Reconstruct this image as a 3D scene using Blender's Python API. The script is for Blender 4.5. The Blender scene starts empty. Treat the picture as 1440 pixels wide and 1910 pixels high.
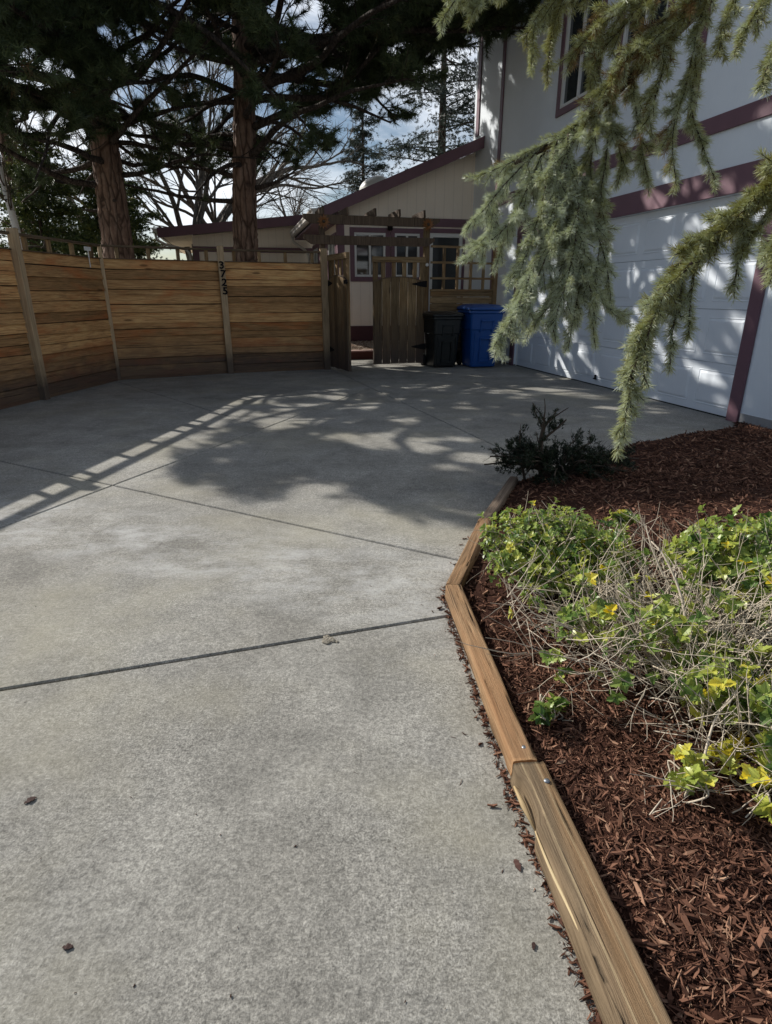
import bpy, bmesh, math, random
import numpy as np
from mathutils import Vector, Matrix, noise as mnoise
random.seed(7); RNG = np.random.default_rng(7)
scn = bpy.context.scene
COL = scn.collection
R = math.radians

# ---------------------------------------------------------------- camera
CAM_H, PITCH, FPX = 1.24, R(20.1), 1107.0
cd = bpy.data.cameras.new('camera'); cam = bpy.data.objects.new('camera', cd); COL.objects.link(cam)
cam.location = (0, 0, CAM_H); cam.rotation_euler = (R(90) - PITCH, 0, 0)
cd.sensor_fit = 'VERTICAL'; cd.sensor_height = 24; cd.lens = 24 * FPX / 1910
cd.clip_start = 0.05; cd.clip_end = 2000
scn.camera = cam
scn.render.resolution_x = 772; scn.render.resolution_y = 1024

# ---------------------------------------------------------------- light
SUN_AZ, SUN_EL = R(145.6), R(32.3)
SUNV = Vector((math.cos(SUN_AZ) * math.cos(SUN_EL), math.sin(SUN_AZ) * math.cos(SUN_EL), math.sin(SUN_EL)))
sd = bpy.data.lights.new('sun', 'SUN'); sun = bpy.data.objects.new('sun', sd); COL.objects.link(sun)
sd.energy = 5.0; sd.angle = R(0.5); sd.color = (1.0, 0.955, 0.88)
sun.location = SUNV * 60; sun.rotation_euler = (-SUNV).to_track_quat('-Z', 'Y').to_euler()
w = bpy.data.worlds.new('World'); scn.world = w; w.use_nodes = True
nt = w.node_tree; nt.nodes.clear()
o_ = nt.nodes.new('ShaderNodeOutputWorld'); bg = nt.nodes.new('ShaderNodeBackground')
sky = nt.nodes.new('ShaderNodeTexSky'); sky.sky_type = 'NISHITA'; sky.sun_disc = False
sky.sun_elevation = SUN_EL; sky.sun_rotation = math.atan2(SUNV.x, SUNV.y) % (2 * math.pi)
sky.air_density = 1.0; sky.dust_density = 0.6; sky.ozone_density = 1.2
tc = nt.nodes.new('ShaderNodeTexCoord'); mp = nt.nodes.new('ShaderNodeMapping'); mp.inputs['Scale'].default_value = (1.0, 1.0, 2.6)
mp.inputs['Location'].default_value = (0.35, 0.1, 0.15)
ns = nt.nodes.new('ShaderNodeTexNoise'); ns.inputs['Scale'].default_value = 2.6; ns.inputs['Detail'].default_value = 7; ns.inputs['Roughness'].default_value = .58
rp = nt.nodes.new('ShaderNodeValToRGB'); rp.color_ramp.elements[0].position = .40; rp.color_ramp.elements[1].position = .56
mx = nt.nodes.new('ShaderNodeMixRGB'); mx.inputs['Color2'].default_value = (14.5, 15.1, 16.0, 1)
mul = nt.nodes.new('ShaderNodeMath'); mul.operation = 'MULTIPLY'; mul.inputs[1].default_value = .9
L = nt.links.new
L(tc.outputs['Generated'], mp.inputs['Vector']); L(mp.outputs[0], ns.inputs['Vector']); L(ns.outputs['Fac'], rp.inputs[0])
# the cloud bank stands ahead of the camera; overhead and behind the sky is clear
sxy = nt.nodes.new('ShaderNodeSeparateXYZ'); L(tc.outputs['Generated'], sxy.inputs[0])
mr = nt.nodes.new('ShaderNodeMapRange'); mr.inputs['From Min'].default_value = .0; mr.inputs['From Max'].default_value = .55; mr.inputs['To Min'].default_value = .2; L(sxy.outputs['Y'], mr.inputs['Value'])
m2 = nt.nodes.new('ShaderNodeMath'); m2.operation = 'MULTIPLY'; L(rp.outputs[0], m2.inputs[0]); L(mr.outputs[0], m2.inputs[1])
L(m2.outputs[0], mul.inputs[0]); L(mul.outputs[0], mx.inputs['Fac']); L(sky.outputs[0], mx.inputs['Color1']); L(mx.outputs[0], bg.inputs['Color'])
L(bg.outputs[0], o_.inputs['Surface'])
bg.inputs['Strength'].default_value = 0.07
vs = scn.view_settings; vs.view_transform = 'Standard'; vs.look = 'None'; vs.gamma = 1; vs.use_curve_mapping = False
vs.exposure = 0.17

# ---------------------------------------------------------------- geometry helpers
def V(*a): return Vector(a)
CS, SN = math.cos(PITCH), math.sin(PITCH)
def W(px, py, dep):
    """world point seen at that place of the photograph, dep metres from the lens"""
    x = (px - 720) / FPX; y = -(py - 955) / FPX
    return Vector((x * dep, (CS + y * SN) * dep, CAM_H + (-SN + y * CS) * dep))

class Frame:
    """local frame: a along the wall, o out of the wall, z up"""
    def __init__(s, org, ax, ay): s.o = Vector((org[0], org[1], 0)); s.ax = Vector((ax[0], ax[1], 0)); s.ay = Vector((ay[0], ay[1], 0))
    def p(s, a, o, z): return s.o + s.ax * a + s.ay * o + Vector((0, 0, z))

class MB:
    """collects solid shapes into one mesh, with a per-face tint and a lengthwise uv"""
    def __init__(s): s.v = []; s.f = []; s.t = []; s.uv = []; s.m = []; s.sm = []
    def add(s, vs_, fs, tint=None, uvs=None, mi=0, smooth=False, fixed=False):
        b = len(s.v); s.v += [tuple(v) for v in vs_]
        if tint is None: tint = random.random()
        off = (0, 0) if fixed else (random.random() * 50, random.random() * 50)
        for k, f in enumerate(fs):
            s.f.append([b + i for i in f]); s.t.append(tint); s.m.append(mi); s.sm.append(smooth)
            if uvs is not None: s.uv.append([(u + off[0], v + off[1]) for u, v in uvs[k]])
            else: s.uv.append(None)
    def hexa(s, P, tint=None, mi=0, along=None):
        """P: 8 corners, bottom ring 0-3 then top ring 4-7"""
        fs = [(0, 3, 2, 1), (4, 5, 6, 7), (0, 1, 5, 4), (1, 2, 6, 5), (2, 3, 7, 6), (3, 0, 4, 7)]
        P = [Vector(p) for p in P]
        e = [P[1] - P[0], P[3] - P[0], P[4] - P[0]]
        if along is None: along = max(range(3), key=lambda i: e[i].length)
        A = e[along].normalized()
        uvs = []
        for f in fs:
            c = [P[i] for i in f]
            n = (c[1] - c[0]).cross(c[2] - c[0])
            n = n.normalized() if n.length > 1e-12 else Vector((0, 0, 1))
            B = n.cross(A)
            if B.length < .3: B = e[(along + 1) % 3].normalized()
            uvs.append([((q - P[0]).dot(A), (q - P[0]).dot(B)) for q in c])
        # outward winding
        cen = sum(P, Vector()) / 8
        out = []; uo = []
        for f, u in zip(fs, uvs):
            c = [P[i] for i in f]; n = (c[1] - c[0]).cross(c[2] - c[0])
            if n.dot(sum(c, Vector()) / 4 - cen) < 0: f = f[::-1]; u = u[::-1]
            out.append(f); uo.append(u)
        s.add(P, out, tint, uo, mi)
    def fbox(s, F, a0, a1, o0, o1, z0, z1, tint=None, mi=0, along=None):
        s.hexa([F.p(a0, o0, z0), F.p(a1, o0, z0), F.p(a1, o1, z0), F.p(a0, o1, z0), F.p(a0, o0, z1), F.p(a1, o0, z1), F.p(a1, o1, z1), F.p(a0, o1, z1)], tint, mi, along)
    def beam(s, p, q, wd, ht, up=(0, 0, 1), tint=None, mi=0):
        p = Vector(p); q = Vector(q); T = (q - p).normalized(); S = T.cross(Vector(up)).normalized(); U = S.cross(T)
        c = []
        for r in (p, q):
            for a, b in ((-1, -1), (1, -1), (1, 1), (-1, 1)): c.append(r + S * a * wd / 2 + U * b * ht / 2)
        s.hexa(c, tint, mi, along=2)
    def prism(s, poly, e, tint=None, mi=0):
        """poly: list of Vectors (planar), e: extrusion vector"""
        n = len(poly); vv = [Vector(p) for p in poly] + [Vector(p) + e for p in poly]
        A = (vv[1] - vv[0]).normalized(); fs = []; uvs = []
        def uvf(f):
            c = [vv[i] for i in f]; nn = (c[1] - c[0]).cross(c[2] - c[0]); nn = nn.normalized() if nn.length > 1e-12 else Vector((0, 0, 1))
            B = nn.cross(A); B = B.normalized() if B.length > .3 else Vector((0, 0, 1))
            return [((q - vv[0]).dot(A), (q - vv[0]).dot(B)) for q in c]
        fs.append(tuple(range(n))); fs.append(tuple(range(2 * n - 1, n - 1, -1)))
        for i in range(n): j = (i + 1) % n; fs.append((i, i + n, j + n, j))
        nrm = (vv[1] - vv[0]).cross(vv[2] - vv[0])
        if nrm.dot(e) > 0: fs = [f[::-1] for f in fs]
        s.add(vv, fs, tint, [uvf(f) for f in fs], mi)
    def tube(s, pts, rad, n=6, tint=None, mi=0, cap=True, jit=0.0):
        pts = [Vector(p) for p in pts]; m = len(pts)
        if not hasattr(rad, '__len__'): rad = [rad] * m
        vv = []; X = None; ln = 0; ls = []
        for i, p in enumerate(pts):
            T = (pts[min(i + 1, m - 1)] - pts[max(i - 1, 0)])
            T = T.normalized() if T.length > 1e-9 else Vector((0, 0, 1))
            if X is None:
                X = T.orthogonal().normalized()
            else:
                X = (X - T * X.dot(T)); X = X.normalized() if X.length > 1e-6 else T.orthogonal().normalized()
            Y = T.cross(X)
            if i: ln += (p - pts[i - 1]).length
            ls.append(ln)
            for k in range(n):
                a = 2 * math.pi * k / n; r = rad[i] * (1 + (random.uniform(-jit, jit) if jit else 0))
                vv.append(p + (X * math.cos(a) + Y * math.sin(a)) * r)
        fs = []; uvs = []
        for i in range(m - 1):
            for k in range(n):
                k2 = (k + 1) % n; fs.append((i * n + k, i * n + k2, (i + 1) * n + k2, (i + 1) * n + k))
                c = 2 * math.pi * rad[0] / n
                uvs.append([(ls[i], k * c), (ls[i], (k + 1) * c), (ls[i + 1], (k + 1) * c), (ls[i + 1], k * c)])
        if cap and n > 2:
            f = tuple(range(n))[::-1]; fs.append(f); uvs.append([(0, 0)] * n)
            f = tuple((m - 1) * n + k for k in range(n)); fs.append(f); uvs.append([(0, 0)] * n)
        s.add(vv, fs, tint, uvs, mi, smooth=True)
    def lathe(s, c, prof, n=16, tint=None, mi=0, axis=Vector((0, 0, 1))):
        s.tube([Vector(c) + axis * h for r, h in prof], [max(r, 1e-4) for r, h in prof], n, tint, mi)
    def build(s, name, mats, parent=None, bevel=0, seg=1):
        me = bpy.data.meshes.new(name)
        me.from_pydata(s.v, [], s.f)
        at = me.attributes.new('tint', 'FLOAT', 'FACE'); at.data.foreach_set('value', s.t)
        uvl = me.uv_layers.new(name='UVMap')
        flat = []
        for f, u in zip(s.f, s.uv):
            for k in range(len(f)): flat += (u[k] if u else (0, 0))
        uvl.data.foreach_set('uv', flat)
        me.polygons.foreach_set('material_index', s.m); me.polygons.foreach_set('use_smooth', s.sm)
        for m in (mats if isinstance(mats, (list, tuple)) else [mats]): me.materials.append(m)
        me.update()
        ob = link(name, me, parent)
        if bevel:
            md = ob.modifiers.new('bevel', 'BEVEL'); md.width = bevel; md.segments = seg; md.limit_method = 'ANGLE'; md.angle_limit = R(40)
        return ob

def link(name, me, parent=None):
    ob = bpy.data.objects.new(name, me); COL.objects.link(ob)
    if parent is not None:
        ob.parent = parent
        # geometry is written in world coordinates: undo the parent's offset
        ob.location = -world_loc(parent) if world_loc(parent).length > 0 else (0, 0, 0)
    return ob
def world_loc(o):
    l = Vector(o.location); p = o.parent
    while p: l = l + Vector(p.location); p = p.parent
    return l
def tag(o, label=None, cat=None, group=None, kind=None):
    if label: o['label'] = label
    if cat: o['category'] = cat
    if group: o['group'] = group
    if kind: o['kind'] = kind
    return o
def root(name, loc, label, cat, group=None):
    o = bpy.data.objects.new(name, None); COL.objects.link(o); o.location = loc; o.empty_display_size = .2
    return tag(o, label, cat, group)

class Soup:
    """large numbers of small triangles, kept as arrays"""
    def __init__(s): s.v = []; s.t = []; s.n = 0
    def tris(s, A, B, C, tint):
        v = np.stack([A, B, C], 1).reshape(-1, 3); s.v.append(v); s.t.append(tint)
    def count(s): return sum(len(t) for t in s.t)
    def build(s, name, mat, parent=None, smooth=False):
        v = np.concatenate(s.v).astype(np.float32); t = np.concatenate(s.t).astype(np.float32); n = len(t)
        me = bpy.data.meshes.new(name)
        me.vertices.add(len(v)); me.vertices.foreach_set('co', v.ravel())
        me.loops.add(3 * n); me.loops.foreach_set('vertex_index', np.arange(3 * n, dtype=np.int32))
        me.polygons.add(n); me.polygons.foreach_set('loop_start', np.arange(0, 3 * n, 3, dtype=np.int32))
        me.update(calc_edges=True); me.validate()
        at = me.attributes.new('tint', 'FLOAT', 'FACE'); at.data.foreach_set('value', t)
        me.materials.append(mat); me.update()
        return link(name, me, parent)
def unit(a): return a / np.maximum(np.linalg.norm(a, axis=-1, keepdims=True), 1e-9)

# ---------------------------------------------------------------- materials
class N:
    def __init__(s, name):
        s.m = bpy.data.materials.new(name); s.m.use_nodes = True; s.t = s.m.node_tree; s.t.nodes.clear()
        s.out = s.t.nodes.new('ShaderNodeOutputMaterial'); s.b = s.t.nodes.new('ShaderNodeBsdfPrincipled')
        s.l(s.b.outputs[0], s.out.inputs[0])
    def l(s, a, b): s.t.links.new(a, b)
    def n(s, t, **k):
        x = s.t.nodes.new(t)
        for a, b in k.items(): setattr(x, a, b)
        return x
    def obj(s): return s.n('ShaderNodeTexCoord').outputs['Object']
    def uv(s): return s.n('ShaderNodeTexCoord').outputs['UV']
    def attr(s, nm='tint'): return s.n('ShaderNodeAttribute', attribute_name=nm).outputs['Fac']
    def map(s, v, sc=(1, 1, 1), loc=(0, 0, 0), rot=(0, 0, 0)):
        m = s.n('ShaderNodeMapping'); m.inputs['Scale'].default_value = sc; m.inputs['Location'].default_value = loc; m.inputs['Rotation'].default_value = rot
        s.l(v, m.inputs['Vector']); return m.outputs[0]
    def noise(s, v, sc=5, det=4, ro=.5, dist=0, out='Fac'):
        m = s.n('ShaderNodeTexNoise'); m.inputs['Scale'].default_value = sc; m.inputs['Detail'].default_value = det
        m.inputs['Roughness'].default_value = ro; m.inputs['Distortion'].default_value = dist; s.l(v, m.inputs['Vector']); return m.outputs[out]
    def voro(s, v, sc=5, feat='F1', out='Distance', rnd=1):
        m = s.n('ShaderNodeTexVoronoi', feature=feat); m.inputs['Scale'].default_value = sc; m.inputs['Randomness'].default_value = rnd; s.l(v, m.inputs['Vector']); return m.outputs[out]
    def ramp(s, f, stops, interp='LINEAR'):
        m = s.n('ShaderNodeValToRGB'); cr = m.color_ramp; cr.interpolation = interp
        while len(cr.elements) < len(stops): cr.elements.new(.5)
        for e, (p, c) in zip(cr.elements, stops):
            e.position = p; e.color = (c, c, c, 1) if not hasattr(c, '__len__') else (*c, 1)
        s.l(f, m.inputs[0]); return m.outputs[0]
    def mix(s, a, b, f, mode='MIX'):
        m = s.n('ShaderNodeMixRGB', blend_type=mode)
        for x, i in ((f, 0), (a, 1), (b, 2)):
            if hasattr(x, 'is_linked'): s.l(x, m.inputs[i])
            elif i == 0: m.inputs[0].default_value = x
            else: m.inputs[i].default_value = (*x, 1)
        return m.outputs[0]
    def math(s, op, a, b=None):
        m = s.n('ShaderNodeMath', operation=op)
        for x, i in ((a, 0), (b, 1)):
            if x is None: continue
            if hasattr(x, 'is_linked'): s.l(x, m.inputs[i])
            else: m.inputs[i].default_value = x
        return m.outputs[0]
    def bump(s, h, st=.3, d=.01, prev=None):
        m = s.n('ShaderNodeBump'); m.inputs['Strength'].default_value = st; m.inputs['Distance'].default_value = d
        s.l(h, m.inputs['Height'])
        if prev is not None: s.l(prev, m.inputs['Normal'])
        s.l(m.outputs[0], s.b.inputs['Normal']); return m.outputs[0]
    def col(s, c):
        if hasattr(c, 'is_linked'): s.l(c, s.b.inputs['Base Color'])
        else: s.b.inputs['Base Color'].default_value = (*c, 1)
    def rough(s, r):
        if hasattr(r, 'is_linked'): s.l(r, s.b.inputs['Roughness'])
        else: s.b.inputs['Roughness'].default_value = r
    def spec(s, v): s.b.inputs['Specular IOR Level'].default_value = v
    def translucent(s, col, f):
        t = s.n('ShaderNodeBsdfTranslucent'); s.l(col, t.inputs[0]); m = s.n('ShaderNodeMixShader'); m.inputs[0].default_value = f
        s.l(s.b.outputs[0], m.inputs[1]); s.l(t.outputs[0], m.inputs[2]); s.l(m.outputs[0], s.out.inputs[0])

def plain(name, c, r=.6, spec=.5, metal=0, nz=0.0, nsc=8, bump=0):
    g = N(name); v = g.obj()
    if nz:
        f = g.noise(v, nsc, 5, .6); g.col(g.mix(tuple(x * (1 - nz) for x in c), tuple(min(1, x * (1 + nz)) for x in c), f))
    else: g.col(c)
    if bump: g.bump(g.noise(v, nsc * 6, 4), bump, .003)
    g.rough(r); g.spec(spec); g.b.inputs['Metallic'].default_value = metal
    return g.m

def concrete():
    g = N('concrete'); v = g.obj()
    big = g.noise(v, .55, 5, .6); mid = g.noise(v, 3.2, 6, .62, .4); fine = g.noise(v, 190, 3, .75); grit = g.noise(v, 75, 4, .7)
    c = g.ramp(big, [(.3, (.200, .190, .168)), (.5, (.262, .253, .228)), (.72, (.325, .315, .288))])
    c = g.mix(c, g.ramp(mid, [(.3, .36), (.5, .5), (.7, .64)]), .8, 'OVERLAY')
    c = g.mix(c, g.ramp(fine, [(.32, .12), (.5, .5), (.68, .90)]), g.ramp(g.noise(v, 1.7, 3), [(.35, .35), (.65, .85)]), 'OVERLAY')
    c = g.mix(c, g.ramp(grit, [(.34, .27), (.66, .73)]), .75, 'OVERLAY')
    c = g.mix(c, g.ramp(g.noise(v, 22, 6, .7), [(.35, .40), (.65, .60)]), .8, 'OVERLAY')
    # pale mineral bloom in a band across the near slabs
    sx = g.n('ShaderNodeSeparateXYZ'); g.l(v, sx.inputs[0])
    yy = g.math('ADD', sx.outputs['Y'], g.math('MULTIPLY', sx.outputs['X'], .38))
    band = g.ramp(g.math('MULTIPLY', yy, .25), [(.49, 0), (.56, 1), (.64, 1), (.76, 0)])
    patch = g.ramp(g.noise(g.map(v, (1.0, 1.7, 1)), 2.6, 12, .78, .15), [(.45, 0), (.68, 1)])
    c = g.mix(c, (.50, .50, .49), g.math('MULTIPLY', g.math('MULTIPLY', band, patch), .8))
    # yellow-grey and darker old stains
    st = g.ramp(g.noise(v, 1.3, 7, .66, .3), [(.56, 0), (.72, 1)])
    c = g.mix(c, (.20, .195, .18), g.math('MULTIPLY', st, .45))
    st2 = g.ramp(g.noise(g.map(v, loc=(5, 3, 0)), .9, 5, .6), [(.5, 0), (.7, 1)])
    c = g.mix(c, (.33, .305, .225), g.math('MULTIPLY', st2, .5))
    hair = g.ramp(g.voro(g.map(g.mix(v, g.noise(v, 3, 4, out='Color'), .06), (1, 1, 0)), 1.15, 'DISTANCE_TO_EDGE'), [(0, 1), (.0035, 0)]); hm = g.ramp(g.noise(v, .8, 2), [(.57, 0), (.6, 1)])
    c = g.mix(c, (.13, .12, .105), g.math('MULTIPLY', g.math('MULTIPLY', hair, hm), .5))
    # small pits and dark specks
    sp = g.ramp(g.voro(v, 34), [(.0, 1), (.035, 1), (.06, 0)]); spm = g.ramp(g.noise(v, 7, 2), [(.58, 0), (.64, 1)])
    c = g.mix(c, (.07, .06, .055), g.math('MULTIPLY', g.math('MULTIPLY', sp, spm), .8))
    g.col(c); g.rough(.88); g.spec(.25)
    b = g.bump(fine, .55, .0022); b = g.bump(grit, .5, .004, b); g.bump(mid, .2, .01, b)
    return g.m

def wood(name, base, dark, light, redc=None, grain=26, gl=1.6, ground=0, rough=.78, streak=.6, crack=.5, pale=None, vary=.8):
    g = N(name); uv = g.uv(); t = g.attr()
    off = g.n('ShaderNodeCombineXYZ'); g.l(g.math('MULTIPLY', t, 37.0), off.inputs[0]); g.l(g.math('MULTIPLY', t, 91.0), off.inputs[2])
    va = g.n('ShaderNodeVectorMath', operation='ADD'); g.l(uv, va.inputs[0]); g.l(off.outputs[0], va.inputs[1]); v = va.outputs[0]
    gr = g.noise(g.map(v, (gl, grain, 1)), 2.0, 7, .68, .12)
    kn = g.noise(g.map(v, (1.6, 7, 1)), 1.6, 3, .5, 1.2)
    c = g.ramp(gr, [(.28, dark), (.5, base), (.74, light)])
    c = g.mix(c, g.ramp(kn, [(.3, .34), (.55, .5), (.75, .6)]), streak, 'OVERLAY')
    w2 = g.n('ShaderNodeTexWhiteNoise', noise_dimensions='1D'); g.l(g.math('MULTIPLY', t, 913.7), w2.inputs['W'])
    c = g.mix(c, g.ramp(w2.outputs['Value'], [(0, .26), (.5, .5), (1, .68)]), vary, 'OVERLAY')
    if redc:
        pick = g.ramp(g.noise(g.map(v, (.7, 2.2, 1), (3, 1, 2)), 1.5, 4, .6, .5), [(.5, 0), (.68, 1)])
        c = g.mix(c, redc, g.math('MULTIPLY', pick, .55))
    ck = g.ramp(g.noise(g.map(v, (.9, 60, 1), (7, 0, 0)), 1.4, 3, .5, .1), [(.30, 1), (.36, 0)])
    c = g.mix(c, tuple(x * .3 for x in dark), g.math('MULTIPLY', ck, crack))
    kd = g.ramp(g.voro(g.map(v, (1.1, 4.5, 1)), 1.3), [(.0, 1), (.07, 1), (.12, 0)])
    c = g.mix(c, tuple(x * .45 for x in dark), g.math('MULTIPLY', kd, .7))
    if pale:                                   # pale splits running lengthwise where the surface has torn
        sx = g.n('ShaderNodeSeparateXYZ'); g.l(uv, sx.inputs[0]); wob = g.noise(g.map(uv, (2.2, 30, 1)), 2, 6, .75)
        for (v0, v1, r_) in pale:
            vv_ = g.math('ADD', sx.outputs['Y'], g.math('MULTIPLY', g.math('SUBTRACT', wob, .5), r_))
            mk = g.ramp(g.math('MULTIPLY', g.math('SUBTRACT', vv_, v0), 1 / (v1 - v0)), [(0, 0), (.06, 1), (.8, 1), (1, 0)])
            c = g.mix(c, g.mix((.34, .24, .125), (.54, .43, .27), gr), g.math('MULTIPLY', mk, g.ramp(g.noise(g.map(uv, (2.4, 40, 1), (9, 0, 0)), 2, 4, .6), [(.35, .1), (.6, .8)])))
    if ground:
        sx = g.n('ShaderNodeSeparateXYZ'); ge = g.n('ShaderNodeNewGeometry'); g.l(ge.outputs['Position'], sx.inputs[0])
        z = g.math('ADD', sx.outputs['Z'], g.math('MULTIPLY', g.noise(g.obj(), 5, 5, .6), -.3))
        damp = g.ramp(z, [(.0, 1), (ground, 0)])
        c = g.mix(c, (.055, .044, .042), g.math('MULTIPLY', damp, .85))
    g.col(c); g.rough(rough); g.spec(.25)
    b = g.bump(gr, .7, .005); g.bump(ck, .8, -.008, b)
    return g.m

def foliage(name, stops, tr=.25, rough=.55, spec=.35, trc=None):
    g = N(name); t = g.attr(); c = g.ramp(t, stops)
    g.col(c); g.rough(rough); g.spec(spec)
    if tr: g.translucent(c, tr)
    return g.m

def bark(name, base, dark, light, sc=(1, 1, .22), vs_=9, bst=.9):
    g = N(name); v = g.map(g.obj(), sc)
    d = g.voro(v, vs_, 'DISTANCE_TO_EDGE'); nz = g.noise(v, 14, 6, .65)
    nz2 = g.noise(g.obj(), 3, 4, .6)
    c = g.ramp(nz, [(.3, dark), (.5, base), (.72, light)])
    c = g.mix(c, g.ramp(nz2, [(.3, .38), (.7, .6)]), .7, 'OVERLAY')
    ed = g.ramp(d, [(.0, 1), (.12, 0)]); c = g.mix(c, tuple(x * .35 for x in dark), g.math('MULTIPLY', ed, .8))
    g.col(c); g.rough(.9); g.spec(.15)
    b = g.bump(g.ramp(d, [(0, 0), (.25, 1)]), bst, .03); g.bump(nz, .5, .01, b)
    return g.m

def siding(name, c, groove=(.2), axis=None, rough=.7):
    g = N(name); v = g.obj()
    f = g.noise(v, 1.3, 6, .6); f2 = g.noise(g.map(v, (14, 14, .8)), 5, 5, .6)
    cc = g.mix(tuple(x * .88 for x in c), tuple(min(1, x * 1.06) for x in c), f)
    cc = g.mix(cc, g.ramp(f2, [(.3, .44), (.7, .56)]), .5, 'OVERLAY')
    if axis:
        dp = g.n('ShaderNodeVectorMath', operation='DOT_PRODUCT'); ge = g.n('ShaderNodeNewGeometry'); g.l(ge.outputs['Position'], dp.inputs[0]); dp.inputs[1].default_value = (*axis, 0)
        fr = g.math('FRACT', g.math('MULTIPLY', dp.outputs['Value'], 1 / .203))
        gv = g.ramp(fr, [(.0, 1), (.045, 1), (.05, 0)], 'CONSTANT')
        cc = g.mix(cc, tuple(x * .62 for x in c), g.math('MULTIPLY', gv, .4)); g.col(cc)
        g.bump(gv, .6, -.006)
    else:
        g.col(cc); g.bump(f2, .15, .003)
    g.rough(rough); g.spec(.3)
    return g.m
# ---------------------------------------------------------------- material set
M = {}
M['conc'] = concrete()
M['joint'] = plain('joint_soil', (.035, .028, .022), .95, .1, nz=.5, nsc=30, bump=.6)
M['joint_red'] = plain('joint_filler', (.05, .026, .022), .9, .1, nz=.4, nsc=20)
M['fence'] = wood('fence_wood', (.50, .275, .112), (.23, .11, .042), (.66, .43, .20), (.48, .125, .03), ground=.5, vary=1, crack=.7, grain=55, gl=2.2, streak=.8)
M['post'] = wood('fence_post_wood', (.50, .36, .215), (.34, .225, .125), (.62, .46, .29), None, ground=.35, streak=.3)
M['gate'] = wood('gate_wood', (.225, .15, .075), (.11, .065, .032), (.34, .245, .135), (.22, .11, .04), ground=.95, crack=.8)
M['rail'] = wood('rail_wood', (.15, .105, .065), (.08, .052, .03), (.22, .165, .11), None, crack=.8)
M['perg'] = wood('pergola_wood', (.10, .068, .045), (.05, .032, .022), (.16, .115, .08), None, streak=.4)
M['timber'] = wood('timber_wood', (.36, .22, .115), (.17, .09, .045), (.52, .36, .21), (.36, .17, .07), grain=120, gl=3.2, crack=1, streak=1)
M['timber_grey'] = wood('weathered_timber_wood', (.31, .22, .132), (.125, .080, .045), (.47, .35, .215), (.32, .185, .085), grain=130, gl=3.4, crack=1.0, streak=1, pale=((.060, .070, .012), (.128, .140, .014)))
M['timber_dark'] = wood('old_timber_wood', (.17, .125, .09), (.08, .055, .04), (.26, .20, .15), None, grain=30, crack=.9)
M['split'] = wood('fresh_split_wood', (.44, .33, .18), (.30, .20, .10), (.55, .45, .28), None, grain=40, crack=.3)
M['purple'] = plain('purple_trim_paint', (.165, .088, .112), .55, .4, nz=.22, nsc=5, bump=.15)
M['purple_dk'] = plain('purple_plinth_paint', (.085, .035, .043), .6, .35, nz=.2, nsc=5, bump=.2)
M['white'] = siding('garage_wall_paint', (.80, .86, .92), None)
M['door'] = siding('garage_door_paint', (.78, .83, .89), None, rough=.5)
M['cream'] = siding('cream_siding', (.93, .83, .71), None, axis=(-.972573, -.232597))
M['cream_s'] = siding('cream_side_siding', (.90, .80, .69), None, axis=(-.2326, .9726))
M['frame'] = plain('white_vinyl', (.72, .72, .70), .4, .5)
M['gutter'] = plain('cream_gutter_metal', (.62, .58, .54), .45, .5, nz=.12, nsc=4)
M['shingle'] = plain('roof_shingle', (.055, .052, .05), .9, .2, nz=.5, nsc=18, bump=.8)
M['black'] = plain('black_metal', (.008, .007, .008), .8, .2)
M['steel'] = plain('galvanised_steel', (.23, .25, .28), .45, .5, metal=.8, nz=.3, nsc=60)
M['dark'] = plain('dark_interior', (.02, .02, .022), .9, .1)
M['curtain'] = plain('curtain_cloth', (.30, .30, .29), .9, .1, nz=.3, nsc=6)
M['bin_blue'] = plain('blue_plastic', (.005, .065, .27), .42, .5, nz=.12, nsc=3)
M['bin_black'] = plain('black_plastic', (.008, .011, .012), .4, .5, nz=.2, nsc=3)
M['mark'] = plain('white_print', (.5, .5, .48), .6)
M['rubber'] = plain('rubber', (.01, .01, .01), .8, .2)
M['yellow'] = plain('rusted_flower_metal', (.22, .085, .02), .5, .5, nz=.5, nsc=30)
M['red_edge'] = plain('red_edging_paint', (.105, .032, .026), .7, .3, nz=.25, nsc=9)
M['pink_edge'] = plain('pink_concrete_cap', (.38, .27, .235), .8, .2, nz=.15, nsc=12, bump=.3)
M['pebble'] = foliage('pebble_stone', [(0, (.22, .13, .09)), (.5, (.38, .28, .2)), (1, (.55, .47, .38))], tr=0, rough=.8)
M['bark_pine'] = bark('pine_bark', (.20, .125, .09), (.09, .055, .04), (.32, .225, .17))
M['bark_limb'] = bark('pine_limb_bark', (.062, .048, .040), (.032, .025, .021), (.10, .08, .068), vs_=18, bst=.5)
M['bark_grey'] = bark('grey_bark', (.19, .165, .14), (.10, .085, .072), (.28, .25, .215), vs_=14, bst=.5)
M['bark_spruce'] = bark('spruce_bark', (.09, .065, .05), (.045, .03, .024), (.15, .12, .095), vs_=20, bst=.6)
M['twig'] = plain('dry_twig', (.50, .43, .34), .85, .15, nz=.4, nsc=15)
M['twig_dk'] = plain('dark_stem', (.085, .065, .05), .85, .15, nz=.4, nsc=15)
M['pine'] = foliage('pine_needles', [(0, (.026, .040, .016)), (.55, (.068, .095, .038)), (.85, (.125, .15, .062)), (.93, (.09, .085, .035)), (1, (.12, .075, .03))], .22, .5)
M['spruce'] = foliage('spruce_needles', [(0, (.16, .12, .035)), (.25, (.36, .33, .10)), (.5, (.48, .49, .23)), (.75, (.62, .66, .46)), (1, (.76, .80, .68))], .45, .45, .4)
M['spruce_brown'] = foliage('browned_spruce_needles', [(0, (.20, .095, .035)), (.5, (.30, .19, .07)), (1, (.32, .28, .11))], .2, .5)
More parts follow.
